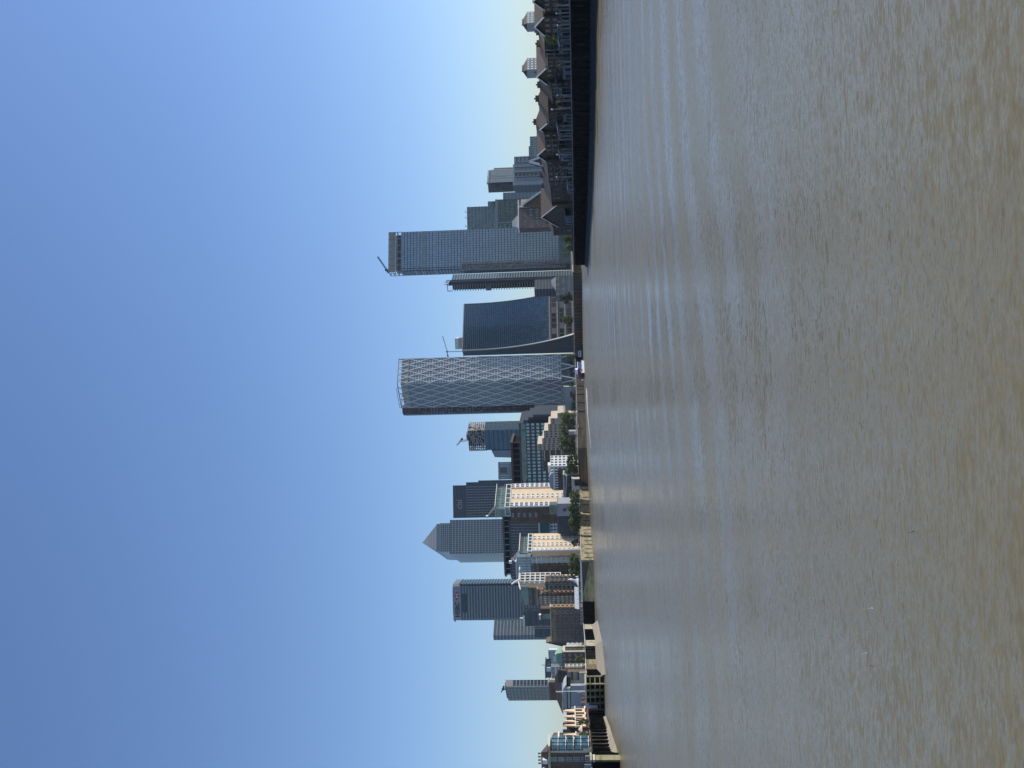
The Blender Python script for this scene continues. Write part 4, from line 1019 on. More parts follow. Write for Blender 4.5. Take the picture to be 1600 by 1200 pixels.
# promenade tent and awnings
r=empty('pavilion_tent',(P(910,907,575).x,578,GZ),0,'pointed white tent on the promenade in front of the dark flats','tent')
mb=MB(); k=12
ring=lambda rad,z,n=12:[(rad*math.cos(2*math.pi*i/n),rad*math.sin(2*math.pi*i/n),z) for i in range(n)]
prev=None; mb.v=[]; prof=[(5.2,2.4),(3.4,3.1),(2.0,4.3),(1.0,6.2),(.25,8.6)]
for (rd,z) in prof: mb.v+=ring(rd,z,k)
for i in range(len(prof)-1):
    for j in range(k): mb.f.append((i*k+j,i*k+(j+1)%k,(i+1)*k+(j+1)%k,(i+1)*k+j))
mb.build('canopy','white_paint',r); mb=MB()
for i in range(4): t=math.pi/4+i*math.pi/2; mb.bar((4.9*math.cos(t),4.9*math.sin(t),0),(4.9*math.cos(t),4.9*math.sin(t),2.6),.25)
mb.bar((0,0,0),(0,0,9.3),.25); mb.build('poles','rail_metal',r)
proto=None
for i,py in enumerate((921.5,926,931,936,941)):
    if proto is None:
        proto=empty('awning',(0,0,0)); mb=MB(); mb.extr([(-1.3,0,2.2),(1.3,0,2.2),(1.3,0,2.5),(-1.3,0,2.5)],(0,2.5,2.4)); mb.build('canopy','white_paint',proto)
        mb=MB(); mb.bar((-1.2,0,0),(-1.2,0,2.3),.15); mb.bar((1.2,0,0),(1.2,0,2.3),.15); mb.bar((-1.2,2.5,0),(-1.2,2.5,4.7),.15); mb.bar((1.2,2.5,0),(1.2,2.5,4.7),.15); mb.build('poles','rail_metal',proto); o=proto
    else: o=copy_tree(proto)
    o.location=(P(905,py,560).x,560+i*-3,GZ)
    tag(o,['first white sloping awning, nearest the pointed tent','second white sloping awning counting from the pointed tent','middle one of the five white sloping awnings','fourth white sloping awning counting from the pointed tent','last white sloping awning, nearest the dock entrance'][i],'awning','sloping white awnings on the promenade')
# ================= left bank =================
b=cbox('warehouse_flats','domed corner block in brown brick with a pale green copper roof and framed end','apartment block',1040,1020,1010.5,879.5,430,18)
mb=MB(); mb.box(-b.wL,0,0,b.wR,0,b.H); wins=[]; grid(b,mb,'L',3,4,.6,.5,.25,wins=wins); mb.build('wall','brick_brown',b.root); windows(b,wins,'pane_dark','stone_pale')
mb=MB(); 
for i in range(4): mb.box(.02,.25,b.wR*.2,b.wR*.8,1.5+i*(b.H-2)/4,1.5+i*(b.H-2)/4+(b.H-2)/4*.8)
mb.build('end_glazing','pane_dark',b.root)
mb=MB(); mb.box(.02,.6,0,b.wR*.16,0,b.H); mb.box(.02,.6,b.wR*.84,b.wR,0,b.H); mb.box(.02,.6,b.wR*.16,b.wR*.84,b.H-1,b.H); mb.build('end_frame','stone_pale',b.root)
mb=MB(); W1,W2=b.wL,b.wR
n=7; lay=[]
for i in range(n):
    t=i/(n-1)*.94; s=1-(1-math.sqrt(1-t*t))*1.0; lay.append((s,b.H+.3+3.6*t))
for i in range(n-1):
    (s0,z0),(s1,z1)=lay[i],lay[i+1]
    f=lambda s:[(-W1*(.5+.5*s),W2*(.5-.5*s)),(-W1*(.5-.5*s),W2*(.5-.5*s)),(-W1*(.5-.5*s),W2*(.5+.5*s)),(-W1*(.5+.5*s),W2*(.5+.5*s))]
    mb.prism(f(s0),z0,z1,top=f(s1))
mb.build('copper_roof','copper_green',b.root)
b=punched('townhouse','narrow pale stone corner bay between the domed block and the brown pitched building',1046,1042.5,1038,884,415,20,'stone_pale','pane_mid',(1,5,.4,.3,.3),(2,5,.4,.3,.3),cat='townhouse')
b=cbox('apartment_block','brown brick block with two window pairs and a slate roof, right of the flagpole','apartment block',1066,1049.5,1046,886,405,6)
mb=MB(); mb.box(-b.wL,0,0,b.wR,0,b.H); wins=[]; grid(b,mb,'L',6,3,.5,.45,.2,wins=wins); mb.build('wall','brick_brown',b.root); windows(b,wins,'pane_mid','stone_pale')
mb=MB(); mb.extr([(-b.wL-.4,-.5,b.H+.1),(-b.wL-.4,b.wR+.5,b.H+.1),(-b.wL-.4,b.wR/2,b.H+4.0)],(b.wL+.8,0,0)); mb.build('roof','roof_slate',b.root)
mb=MB(); mb.box(-b.wL,0,-.9,-.25,0,3.0); mb.box(-b.wL,-b.wL*.8,-.9,-.25,3,b.H-1.5); mb.build('white_bay','stone_pale',b.root)
b=cbox('apartment_block','long building with a big dark brown pitched roof behind the pale waterside houses','apartment block',1112,1042,1036,877.5,480,5)
core(b,'brick_dark','wall'); mb=MB(); mb.extr([(-b.wL-1,-.6,b.H+.1),(-b.wL-1,18.6,b.H+.1),(-b.wL+5,9,b.H+6.5)],(1,0,0)) if False else None
q=[(-b.wL-1,-.6),(1,-.6),(1,b.wR+.6),(-b.wL-1,b.wR+.6)]; mb=MB(); mb.prism(q,b.H+.1,b.H+3.6,top=[(-b.wL+7,b.wR*.4),(-6,b.wR*.4),(-6,b.wR*.6),(-b.wL+7,b.wR*.6)]); mb.build('roof','roof_brown',b.root)
mb=MB(); mb.box(-b.wL*.55,-b.wL*.54,-.9,-.7,b.H-2,b.H+3); mb.box(-b.wL-.5,.5,-.8,-.61,b.H-.3,b.H+.2); mb.build('gutter','white_paint',b.root)
mb=MB(); [mb.box(-b.wL*(.1+.11*i)-2,-b.wL*(.1+.11*i),-.1,-.01,b.H-3,b.H-1.2) for i in range(8)]; mb.build('window','pane_mid',b.root)
b=cbox('office_block','brown flat topped block at the foot of the lone far left tower','office block',1094,1066,1062,858,900,6)
core(b,'brick_brown','wall'); roofbox(b,-b.wL,0,.2,16,.8,'roof_grey','parapet'); mb=MB(); [mb.box(-b.wL*(.05+.12*i)-3,-b.wL*(.05+.12*i),-.2,-.01,b.H-14,b.H-11) for i in range(8)]; mb.build('window','pane_mid',b.root)
b=cbox('office_block','small stepped modern block with two glazed white storeys and a dark roof plate','office block',1060,1041,1037,862,700,9)
core(b,'steel_grey','wall'); mb=MB(); wins=[]; grid(b,mb,'L',9,2,.35,.35,.4,z0=b.H-7,wins=wins); mb.build('facade_grid','white_paint',b.root); windows(b,wins,'pane_dark')
mb=MB(); mb.box(-b.wL,-b.wL*.12,1,15,b.H+.6,b.H+4.2); mb.build('penthouse','glass_blue',b.root)
mb=MB(); mb.box(-b.wL*1.02,-b.wL*.05,0,16,b.H+4.2,b.H+5.0); mb.bar((-b.wL*.15,5,b.H+5),(-b.wL*.15,5,b.H+7.5),.3); mb.build('roof_plate','steel_dark',b.root)
mb=MB(); mb.box(-b.wL*.45,-b.wL*.12,.2,1,b.H+.8,b.H+4); mb.build('white_bay','white_paint',b.root)
b=curtain('office_block','glass block with a bright white right edge beside the small stepped modern block',1037,1016.5,1014.5,858.5,760,12,'glass_pale','steel_grey',(7,6,.1,.2,.2),None,cat='office block')
mb=MB(); mb.box(.02,.8,-.5,b.wR,0,b.H+.5); mb.box(-b.wL*.8,-b.wL*.4,-1,2,b.H-8,b.H-3); mb.build('white_edge','white_paint',b.root)
# club house with curved grey roof
b=cbox('club_house','pale grey clubhouse with a low white curved roof beside the flagpole','club house',1107,1071.5,1068,891.5,385,5)
core(b,'roof_grey','wall')
mb=MB(); mb.box(-b.wL,0,.2,9,b.H+.02,b.H+1.6); mb.build('clerestory','timber_black',b.root)
mb=MB(); [mb.box(-b.wL*(.08+.1*i)-.9,-b.wL*(.08+.1*i),-.0,.18,b.H+.3,b.H+1.3) for i in range(9)]; mb.build('window','pane_pale',b.root)
mb=MB(); pts=[(-b.wL-.6,-.8,b.H+1.65)]
for i in range(9): t=i/8; pts.append((-b.wL-.6+(b.wL+1.2)*t,-.8,b.H+1.9+1.6*math.sin(math.pi*t)**.6))
pts.append((.6,-.8,b.H+1.65)); mb.extr(pts,(0,10,0)); mb.build('roof','roof_grey',b.root)
mb=MB(); mb.box(-b.wL*.12,-.3,-.9,-.3,b.H+.1,b.H+1.6); mb.box(-b.wL*.97,-b.wL*.9,-.6,-.02,.2,b.H); mb.box(-b.wL*.3,-b.wL*.25,-.5,-.02,.2,b.H*.6); mb.build('white_bays','white_paint',b.root)
mb=MB(); [mb.box(-b.wL*(.3+.22*i)-1.4,-b.wL*(.3+.22*i),-.15,-.01,.2,2.2) for i in range(3)]; mb.build('doors','timber_black',b.root)
r=empty('flagpole',(P(914,1080,366).x,366,GZ),0,'tall thin white flagpole in front of the pale clubhouse','flagpole')
mb=MB(); mb.bar((0,0,0),(0,0,11.6),.28,n=8,w2=.12); mb.build('pole','white_paint',r); mb=MB(); mb.bar((0,0,11.6),(0,0,11.9),.3,n=8); mb.build('finial','white_paint',r); mb=MB(); mb.box(-.4,.4,-.4,.4,0,.35); mb.build('base','concrete',r)
# jetty frame
r=empty('jetty',(gp(943.5,1093)[0],gp(943.5,1093)[1]-.3,0),0,'square concrete jetty frame with green stained posts and dark bays','jetty'); xw=gp(943.5,1053)[0]-gp(943.5,1093)[0]
yA=gp(943.5,1093)[1]; r.rotation_euler.z=math.atan2(gp(943.5,1053)[1]-yA,xw); xw=math.hypot(xw,gp(943.5,1053)[1]-yA)
mb=MB()
for j in range(5):
    x=xw*j/4; 
    for y in (-4,-.9): mb.box(x-.25,x+.25,y-.25,y+.25,-2,6.6)
for z in (1.6,3.4,5.2):
    mb.box(0,xw,-4.12,-3.9,z-.18,z+.18); mb.box(0,xw,-.98,-.8,z-.18,z+.18)
    for j in range(5): mb.box(xw*j/4-.12,xw*j/4+.12,-4,-.8,z-.14,z+.14)
mb.build('frame','algae_wall',r)
mb=MB(); mb.box(-.3,xw+.3,-4.5,.1,6.6,7.2); mb.build('deck','stone_pale',r)
mb=MB(); 
for z in (.55,1.1): mb.bar((0,-4.3,7.2+z),(xw,-4.3,7.2+z),.07)
for j in range(9): mb.bar((xw*j/8,-4.3,7.2),(xw*j/8,-4.3,8.3),.09)
mb.build('railing','rail_metal',r)
mb=MB(); mb.box(xw*.08,xw*.2,-4.4,-4.25,2.5,6.3); mb.box(xw*.08,xw*.3,-4.4,-4.25,5.9,6.3); mb.build('white_ladder','white_paint',r)
# gabled houses
A0=P(900,1157.5,292); ang=R_(-3); ex=Vector((math.sin(ang),math.cos(ang)))
def along(py):
    u=ray(895,py).x; t=(A0.x-u*A0.y)/(u*ex.y-ex.x); return t
gl=[(1157.5,1151.5,'curved gable house nearest the blue balconies'),(1151.5,1145,'second curved gable house from the blue balconies'),(1137,1130.5,'third curved gable house, next to the flat dark house'),(1130.5,1123.5,'curved gable house with the white umbrella in front of it'),(1123.5,1115,'fifth curved gable house counting from the blue balconies'),(1115,1105,'curved gable house nearest the clubhouse')]
zE=P(893,1130,300).z
for i,(p1,p2,lab) in enumerate(gl):
    t0,t1=along(p1),along(p2); w=t1-t0; zt=P(880.5,(p1+p2)/2,A0.y+t0*ex.y+w/2).z-GZ; ze=zt-4.6
    r=empty('gabled_house',(A0.x+ex.x*t0,A0.y+ex.y*t0,GZ),-ang,lab,'gabled house','curved gable houses on the left bank')
    # local: R face at x=0, y in [0,w]
    mb=MB(); mb.box(-9,0,.02,w-.02,0,ze); mb.build('wall','brick_red',r)
    gw=w*.56; y0=w*.02
    pts=[(0.02,y0,ze-2.6),(0.02,y0,ze+.6)]
    for k in range(9):
        t=k/8; pts.append((0.02,y0+gw*(.08+.84*t),ze+.8+3.8*math.sin(math.pi*t)**.8*(1 if .2<t<.8 else .8)))
    pts+=[(0.02,y0+gw,ze+.6),(0.02,y0+gw,ze-2.6)]
    mb=MB(); mb.extr(pts,(.45,0,0)); mb.build('curved_gable','cream',r)
    mb=MB(); mb.extr([(-9,0,ze),(-9,w,ze),(-9,w/2,ze+3.6)],(9,0,0)); mb.build('roof','roof_slate',r)
    wd=MB(); wd.box(.48,.56,y0+gw*.28,y0+gw*.72,ze-1.6,ze+.6); wd.build('window','pane_dark',r)
    for k in range(3):
        for yy in (.18,.42,.8):
            wd=MB(); wd.box(.02,.12,w*yy-.35,w*yy+.35,1+k*(ze-3)/3,1+k*(ze-3)/3+1.5); wd.build('window','pane_dark',r)
    mb=MB(); mb.box(.02,.5,w*.6,w*.97,ze-2.8,ze-2.3); mb.box(.02,.5,w*.6,w*.97,ze+.6,ze+.95); mb.build('balcony','white_paint',r)
    mb=MB(); mb.box(-6,-5,w*.8,w*.98,ze+2,ze+5); mb.build('chimney','brick_dark',r)
t0,t1=along(1145),along(1137)
r=empty('gabled_house',(A0.x+ex.x*t0-1.5,A0.y+ex.y*t0,GZ),-ang,'flat fronted dark grey house without a curved gable, between the gabled pairs','house')
mb=MB(); mb.box(-9,0,.02,t1-t0-.02,0,11.2); mb.build('wall','brick_dark',r); mb=MB(); mb.extr([(-9,0,11.2),(0,0,11.2),(-4.5,0,13.6)],(0,t1-t0,0)); mb.build('roof','roof_slate',r)
mb=MB(); mb.box(.0,.3,0,t1-t0,9.4,9.9); mb.build('string_course','white_paint',r)
for k in range(3): wd=MB(); wd.box(.02,.12,1.2,t1-t0-1.2,1.2+k*2.9,2.9+k*2.9); wd.build('window','pane_mid',r)
# brick block with blue balconies
b=cbox('apartment_block','brown brick waterside block with blue glass balconies and mansard roof at the far left','apartment block',1232,1174,1157.5,860,250,16)
W1,W2=b.wL,b.wR; mb=MB(); mb.box(-W1,0,0,W2,0,b.H); mb.build('wall','brick_brown',b.root)
nf=5; fh=(b.H-.6)/nf
mb=MB(); wins=[]
for i in range(nf):
    for s in (W1-2.3,W1-6.2): wins.append(('L',s,.9+i*fh+fh*.45,1.15,1.35))
windows(b,wins,'pane_mid','steel_grey')
for i in range(nf):
    z=.6+i*fh
    for (u0,u1) in ((.04,.22),(.30,.62),(.70,.96)):
        q=MB(); q.box(.1,1.7,W2*u0,W2*u1,z-.12,z+.1); o=q.build('balcony','white_paint',b.root)
        q=MB(); q.box(1.7,1.78,W2*u0,W2*u1,z+.1,z+fh*.82); q.box(.1,1.7,W2*u0-.04,W2*u0+.02,z+.1,z+fh*.82); q.build('glass_screen','glass_aqua',o)
    q=MB(); q.box(.02,.1,W2*.06,W2*.94,z+.3,z+fh*.8); q.build('window','pane_dark',b.root)
mb=MB(); mb.box(-.3,.25,-.18,.0,0,b.H); mb.box(-W1-.3,1.9,-.4,W2+.3,b.H+.02,b.H+.55); mb.box(.02,.9,-.2,.5,-.2,2); mb.build('stone_trim','stone_pale',b.root)
q=[(-W1,0.6),(-.5,.6),(-.5,W2-.5),(-W1,W2-.5)]
mb=MB(); mb.prism(q,b.H+.77,b.H+2.6,top=[(-W1+1,2.2),(-2.0,2.2),(-2.0,W2-2),(-W1+1,W2-2)]); mb.build('mansard_roof','roof_brown',b.root)
mb=MB(); [mb.box(-W1+x,-W1+x+1.2,.7,1.9,b.H+.9,b.H+2.2) for x in (1,4,7)]; mb.build('dormer','white_paint',b.root)
mb=MB(); [mb.bar((-1.0*i-1,0.5,b.H+2.6),(-1.0*i-1,.5,b.H+3.3),.3) for i in range(4)]; mb.build('chimney','brick_dark',b.root)
mb=MB(); mb.box(-W1*.5,-2.4,-2.2,-1.8,0,1.8); mb.build('entrance_screen','roof_grey',b.root)
b=cbox('river_buttress','pale green stained stone buttress projecting at the near end of the left river wall','river wall',1190,1187.5,1180,926.5,218.5,14,z0=-1)
mb=MB(); mb.box(-b.wL,0,0,b.wR,0,b.H-.5); mb.build('wall','algae_wall',b.root); mb=MB(); mb.box(-b.wL-.1,.15,-.15,b.wR+.1,b.H-.48,b.H); mb.build('coping','stone_pale',b.root)
mb=MB(); mb.box(-b.wL-.2,-b.wL-.02,-.3,.3,0,b.H-.6); mb.build('fender_post','timber_black',b.root)
# parasol
r=empty('parasol',(P(912,1140,262).x,262,GZ),0,'cream half open parasol on the quay before the flat dark house','parasol')
mb=MB(); mb.bar((0,0,0),(0,0,3.2),.1); mb.build('pole','bark',r); mb=MB(); mb.v=ring(1.5,2.1,8)+ring(.08,3.2,8); mb.f=[(j,(j+1)%8,8+(j+1)%8,8+j) for j in range(8)]; mb.build('canopy','stone_pale',r)
proto=None
for i,(py,dz) in enumerate(((1086,0),(1092,.2),(1098,0))):
    if proto is None:
        proto=empty('banner',(0,0,0)); mb=MB(); mb.bar((0,0,0),(0,0,3.4),.09); mb.build('pole','white_paint',proto); mb=MB(); mb.extr([(0.05,0,1.2),(1.3,0,1.0),(1.2,0,3.0),(.05,0,3.3)],(0,.05,0)); mb.build('flag','flag_red',proto); o=proto
    else: o=copy_tree(proto)
    o.location=(P(912,py,372).x,372,GZ); o.rotation_euler.z=.3*i; o.scale=(.7,.7,.75)
    tag(o,['red banner nearest the flagpole','middle one of three red banners by the clubhouse','red banner farthest left of the flagpole'][i],'banner','red banners by the clubhouse')
# ================= right bank houses =================
def rbx(py, off, px=885):
    u=ray(px,py).x; pts=[(x+off,y) for x,y in RBANK]
    for i in range(len(pts)-1):
        (x0,y0),(x1,y1)=pts[i],pts[i+1]
        # x0+t dx = u (y0+t dy)
        d=(x1-x0)-u*(y1-y0)
        if abs(d)<1e-9: continue
        t=(u*y0-x0)/d
        if -1e-6<=t<=1+1e-6 or (i==len(pts)-2 and t>1): return Vector((x0+t*(x1-x0), y0+t*(y1-y0)))
    raise Exception('rbx')
def rhouse(label, p_near, p_far, px_eave, px_peak, kind, cols, rows, off=7, wall='brick_brown', roof='roof_brown', tubes=0, barge=True, depth=11, name='terraced_house'):
    C=rbx(p_near,off); E=rbx(p_far,off); d=(E-C); w=d.length; ang=math.atan2(d.y,d.x)
    # local frame: x from far end (left) to near corner -> use y=0 face, x in [-w,0]
    rz=math.atan2((C-E).y,(C-E).x)
    r=empty(name,(C.x,C.y,GZ),rz,label,'house','brown brick houses along the right bank')
    He=P(px_eave,p_near,C.y).z-GZ; pm=(p_near+p_far)/2; Mx=(C+E)/2; Hp=P(px_peak,pm,Mx.y).z-GZ
    Hp=max(Hp,He+1.5)
    mb=MB(); mb.box(-w,0,0,depth,0,He); mb.box(-w,0,-.12,0,He-.35,He); mb.box(-w,0,-.1,0,He*.36,He*.36+.25)
    if kind=='gable': mb.extr([(-w,0,He),(0,0,He),(-w/2,0,Hp)],(0,depth,0))
    mb.build('wall',wall,r)
    mb=MB(); t=.35
    if kind=='gable':
        for s in (0,1):
            a=(-w-.5,-.5,He-.25) if s==0 else (.5,-.5,He-.25); c=(-w/2,-.5,Hp+.05)
            pts=[a,c,(c[0],c[1],c[2]+t),(a[0],a[1],a[2]+t)] ; mb.extr(pts,(0,depth+.8,0))
    elif kind=='hip':
        mb.prism([(-w-.5,-.5),(.5,-.5),(.5,depth+.5),(-w-.5,depth+.5)],He+.02,Hp,top=[(-w+w*.28,depth*.45),(-w*.28,depth*.45),(-w*.28,depth*.55),(-w+w*.28,depth*.55)])
    else:
        mb.extr([(-w-.3,-.6,He-.1),(-w-.3,depth+.6,He-.1),(-w-.3,depth/2,Hp)],(w+.6,0,0))
    mb.build('roof',roof,r)
    if kind=='gable' and barge:
        mb=MB()
        for s in (0,1):
            a=(-w-.6,-.62,He-.35) if s==0 else (.6,-.62,He-.35); c=(-w/2,-.62,Hp+.1)
            mb.extr([a,c,(c[0],c[1],c[2]+.45),(a[0],a[1],a[2]+.45)],(0,.1,0))
        mb.build('bargeboard','white_paint',r)
    if kind!='gable':
        for k in range(1 if w<14 else 2):
            mb=MB(); x=-w*(.3+.45*k); mb.box(x-.4,x+.4,depth*.42,depth*.58,Hp-1.0,Hp+.7); o=mb.build('chimney','brick_dark',r); q=MB(); [q.bar((x+dx,depth*.5,Hp+.7),(x+dx,depth*.5,Hp+1.1),.2,n=8) for dx in (-.2,.2)]; q.build('pots','brick_red',o)
    me=None; fh=(He-.6)/rows
    for i in range(rows):
        for j in range(cols):
            x=-w+w*(j+.5)/cols; z=.9+i*fh+fh*.42; ww=min(1.5,w/cols*.45); h=min(1.5,fh*.52)
            if me is None:
                q=MB(); q.box(-ww/2-.14,ww/2+.14,-.10,-.005,-h/2-.14,h/2+.14); o=q.build('window','concrete_dark',r)
                q=MB(); q.box(-ww/2,-.05,-.16,-.101,-h/2,h/2); q.box(.05,ww/2,-.16,-.101,-h/2,h/2); c=q.build('pane','pane_dark',o); me=(o.data,c.data)
            else:
                o=bpy.data.objects.new('window',me[0]); COL.objects.link(o); o.parent=r; c=bpy.data.objects.new('pane',me[1]); COL.objects.link(c); c.parent=o
            o.location=(x,0,z)
    if tubes:
        mb=MB()
        for k in range(tubes): x=-w+w*(k+.5)/tubes; mb.bar((x,-1.5,0),(x,-1.5,He-.2),.28); 
        for i in range(1,rows): mb.box(-w+.3,-.3,-1.6,-.02,i*fh+.2,i*fh+.4)
        mb.build('balcony_frame','concrete_dark',r)
    return r,w,He,Hp
H=[('gable fronted brown house cut by the right hand frame edge, dark roof sloping down',-14,9,848,834,'gable',3,3),
('brown house with one long lean-to roof slope next to the frame edge',9,24,851,838,'eaves',2,3),
('brown house with a white edged gable and three upper windows, below the rightmost small tower',25,50,849,837.5,'gable',3,3),
('balconied brown house with pale vertical posts left of the dark leafy gap',67,85,851,842,'hip',3,3),
('brown house with three white framed windows and a pale roof slope',85,104,855,843,'eaves',3,3),
('brown gabled house under the gap left of the second small tower',105,127,853,840.5,'gable',3,3),
('wide roofed brown house with a dormer behind a white pergola',128,150,861,842,'eaves',4,3),
('lower brown house with a row of small windows and pale bare trees before it',150,174,863,844,'eaves',4,3),
('brown house with a large dark hipped roof in the middle of the terrace',174,190,857,841,'hip',3,3),
('brown gabled house with a white ground floor wall right of the balconied pair',190,207,855,845,'gable',2,3),
('balconied brown house under a tall pyramid roof with pale posts',207,229,851,838,'hip',3,4),
('brown gabled house with a shade tinted white boathouse wall at its foot',229,249,852,841,'gable',3,4),
('balconied brown house with pale branches across its lower floors',249,283,855,846,'hip',4,4),
('broad brown house with three rows of five white windows and a plain roof slope',284,318,859,849,'eaves',5,4),
('brown end house with a lone small window and two dark lean-to roofs',319,352,869,847,'gable',2,3),
('narrow brown house at the far end of the row, beside the mirror tower base',353,367,864,856,'eaves',1,3)]
RI=[]
for i,(lab,a,c,pe,pp,k,nc,nr) in enumerate(H):
    tub = {3:3,10:3,12:4}.get(i,0)
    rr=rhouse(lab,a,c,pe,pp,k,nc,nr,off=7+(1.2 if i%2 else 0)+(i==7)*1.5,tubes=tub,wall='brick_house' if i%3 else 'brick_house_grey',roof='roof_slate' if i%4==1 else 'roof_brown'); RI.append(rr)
# blank gable with white bargeboard rising behind the last houses
b=cbox('house','plain brown gable wall with a white sloping edge standing behind the right bank roofs','house',326,322,288,846,470,78)
mb=MB(); mb.box(-b.wL,0,0,b.wR,0,b.H-6); mb.extr([(0,0,b.H-6),(0,b.wR,b.H-6),(0,b.wR*.1,b.H+9)],(-b.wL,0,0)); mb.build('wall','brick_brown',b.root)
mb=MB(); mb.bar((.2,b.wR*.1,b.H+9.2),(.2,b.wR,b.H-5.8),.9); mb.build('bargeboard','white_paint',b.root)
b=cbox('house','dark gable with white edges and a small porthole, above the gabled house row','house',268,264,240,842,520,78)
mb=MB(); mb.box(-b.wL,0,0,b.wR,0,b.H-8); mb.extr([(0,0,b.H-8),(0,b.wR,b.H-8),(0,b.wR*.5,b.H+5)],(-b.wL,0,0)); mb.build('wall','steel_dark',b.root)
mb=MB(); mb.bar((.2,b.wR*.5,b.H+5.2),(.2,b.wR,b.H-8),1.0); mb.bar((.2,b.wR*.5,b.H+5.2),(.2,0,b.H-8),1.0); mb.build('bargeboard','white_paint',b.root)
mb=MB(); mb.bar((.1,b.wR*.5,b.H-4),(.6,b.wR*.5,b.H-4),2.2,n=10); mb.build('porthole','pane_dark',b.root)
# white garden walls and boathouse fronts on the walk
gw=[(14,24,872,892,'shade tinted white garden wall with a rounded lamp at the right frame edge'),(24,47,873,893,'shade tinted white garden wall with three tall dark openings'),(49,66,874,885,'pale grey sloping glasshouse roof beside the leafy gap'),(67,84,875,890,'pale canvas canopy with a black rope brace'),(92,104,880,892,'shade tinted white fence with round top near the middle gardens'),(104,124,879,891,'shade tinted white garden wall with a row of slim black openings'),(137,148,872,884,'small white framed conservatory raised above the walk'),(180,190,880,891,'shade tinted white shed wall at the foot of the hipped house'),(190,199,880,890,'low white garden wall with one curved opening'),(202,219,873,891,'tall white boathouse front with arched openings'),(236,252,875,892,'square shade tinted white boathouse front with lattice braces'),(254,272,887,893,'low pale fence broken by dark posts'),(284,303,888,894,'light boathouse panels next to the blank quay wall'),(338,352,884,890,'pale sloping shelter roof near the end of the row')]
for i,(a,c,p0,p1,lab) in enumerate(gw):
    C=rbx(a,3.6); E=rbx(c,3.6); w=(E-C).length; rz=math.atan2((C-E).y,(C-E).x)
    z1=P(p0,a,C.y).z-GZ; z1=max(.8,z1); z0=0
    r=empty('garden_wall',(C.x,C.y,GZ),rz,lab,'garden wall' if 'wall' in lab or 'fence' in lab else 'outbuilding','pale garden walls and sheds on the right bank')
    mb=MB(); mb.box(-w,0,0,.3,z0,z1)
    if 'slop' in lab or 'canopy' in lab or 'conserv' in lab or 'boathouse' in lab: mb.extr([(-w,.3,z1),(-w,3.2,z1+.5),(-w,3.2,z1+.7),(-w,0,z1+.2)],(w,0,0))
    mb.build('panel','shaded_white',r)
    q=MB(); k=max(2,int(w/4))
    for j in range(k):
        x=-w+w*(j+.5)/k; q.box(x-.55,x+.55,-.06,-.005,.1,z1*.72)
        if 'arch' in lab or 'curved' in lab: q.bar((x,-.06,z1*.72),(x,-.01,z1*.72),1.3,n=10)
    q.build('opening','timber_black',r)
    q=MB(); q.box(-w-.1,.1,-.12,.42,z1+.21,z1+.35) if False else q.box(-w-.05,.05,-.1,-.0,z1-.25,z1-.05)
    for j in range(k+1): x=-w+w*j/k; q.box(x-.08,x+.08,-.1,-.0,0,z1-.25)
    if 'lattice' in lab or 'brace' in lab:
        for j in range(k): q.bar((-w+w*j/k,-.1,.2),(-w+w*(j+1)/k,-.1,z1),.1)
    q.build('frame','panel_grey',r)
# lamps on the walk
proto=None
lamps=[(39,3.2),(148,4.0),(170,5.6),(241,4.8),(276,5.4),(20,3.4)]
names=['short white lamp post before the wall with three tall dark openings','white lamp post left of the raised conservatory','tall leaning white lamp post at the middle of the right walk','white lamp post beside the lattice braced boathouse','farthest white lamp post on the right walk','white lamp post nearest the right frame edge']
for i,(py,h) in enumerate(lamps):
    if proto is None:
        proto=empty('street_lamp',(0,0,0)); mb=MB(); mb.bar((0,0,0),(0,0,4.2),.12,n=8,w2=.08); mb.build('post','rail_metal',proto); mb=MB()
        mb.v=[(.28*math.cos(a*.785)*math.sin(t*.52),.28*math.sin(a*.785)*math.sin(t*.52),4.4-.28*math.cos(t*.52)) for t in range(1,6) for a in range(8)]
        mb.f=[(t*8+a,t*8+(a+1)%8,(t+1)*8+(a+1)%8,(t+1)*8+a) for t in range(4) for a in range(8)]; mb.build('globe','white_paint',proto); o=proto
    else: o=copy_tree(proto)
    c=rbx(py,1.8); o.location=(c.x,c.y,GZ); o.scale=(1,1,h/4.2); tag(o,names[i],'street lamp','white lamp posts along the right walk')
# ================= trees =================
def leafcloud(n, rx, rz, seed, leaf=.5, clumps=14, low=.0):
    rnd=random.Random(seed); mb=MB(); cs=[]
    for i in range(clumps):
        t=rnd.uniform(0,6.283); h=rnd.uniform(low,1); rr=math.sqrt(max(.05,1-(2*h-1)**2))*rnd.uniform(.35,.85)
        cs.append((rx*rr*math.cos(t),rx*rr*math.sin(t),rz*h,rnd.uniform(.22,.40)*rx))
    for i in range(n):
        c=rnd.choice(cs); v=Vector((rnd.gauss(0,1),rnd.gauss(0,1),rnd.gauss(0,1))).normalized()*c[3]*rnd.uniform(.6,1.08)
        p=Vector(c[:3])+Vector((v.x,v.y,v.z*.85)); u=Vector((rnd.gauss(0,1),rnd.gauss(0,1),rnd.gauss(0,.7))).normalized(); w=u.cross(Vector((rnd.gauss(0,1),rnd.gauss(0,1),rnd.gauss(0,1)))).normalized(); s=leaf*rnd.uniform(.6,1.3)
        mb.quad(tuple(p-u*s),tuple(p-w*s*.6),tuple(p+u*s),tuple(p+w*s*.6))
    return mb,cs
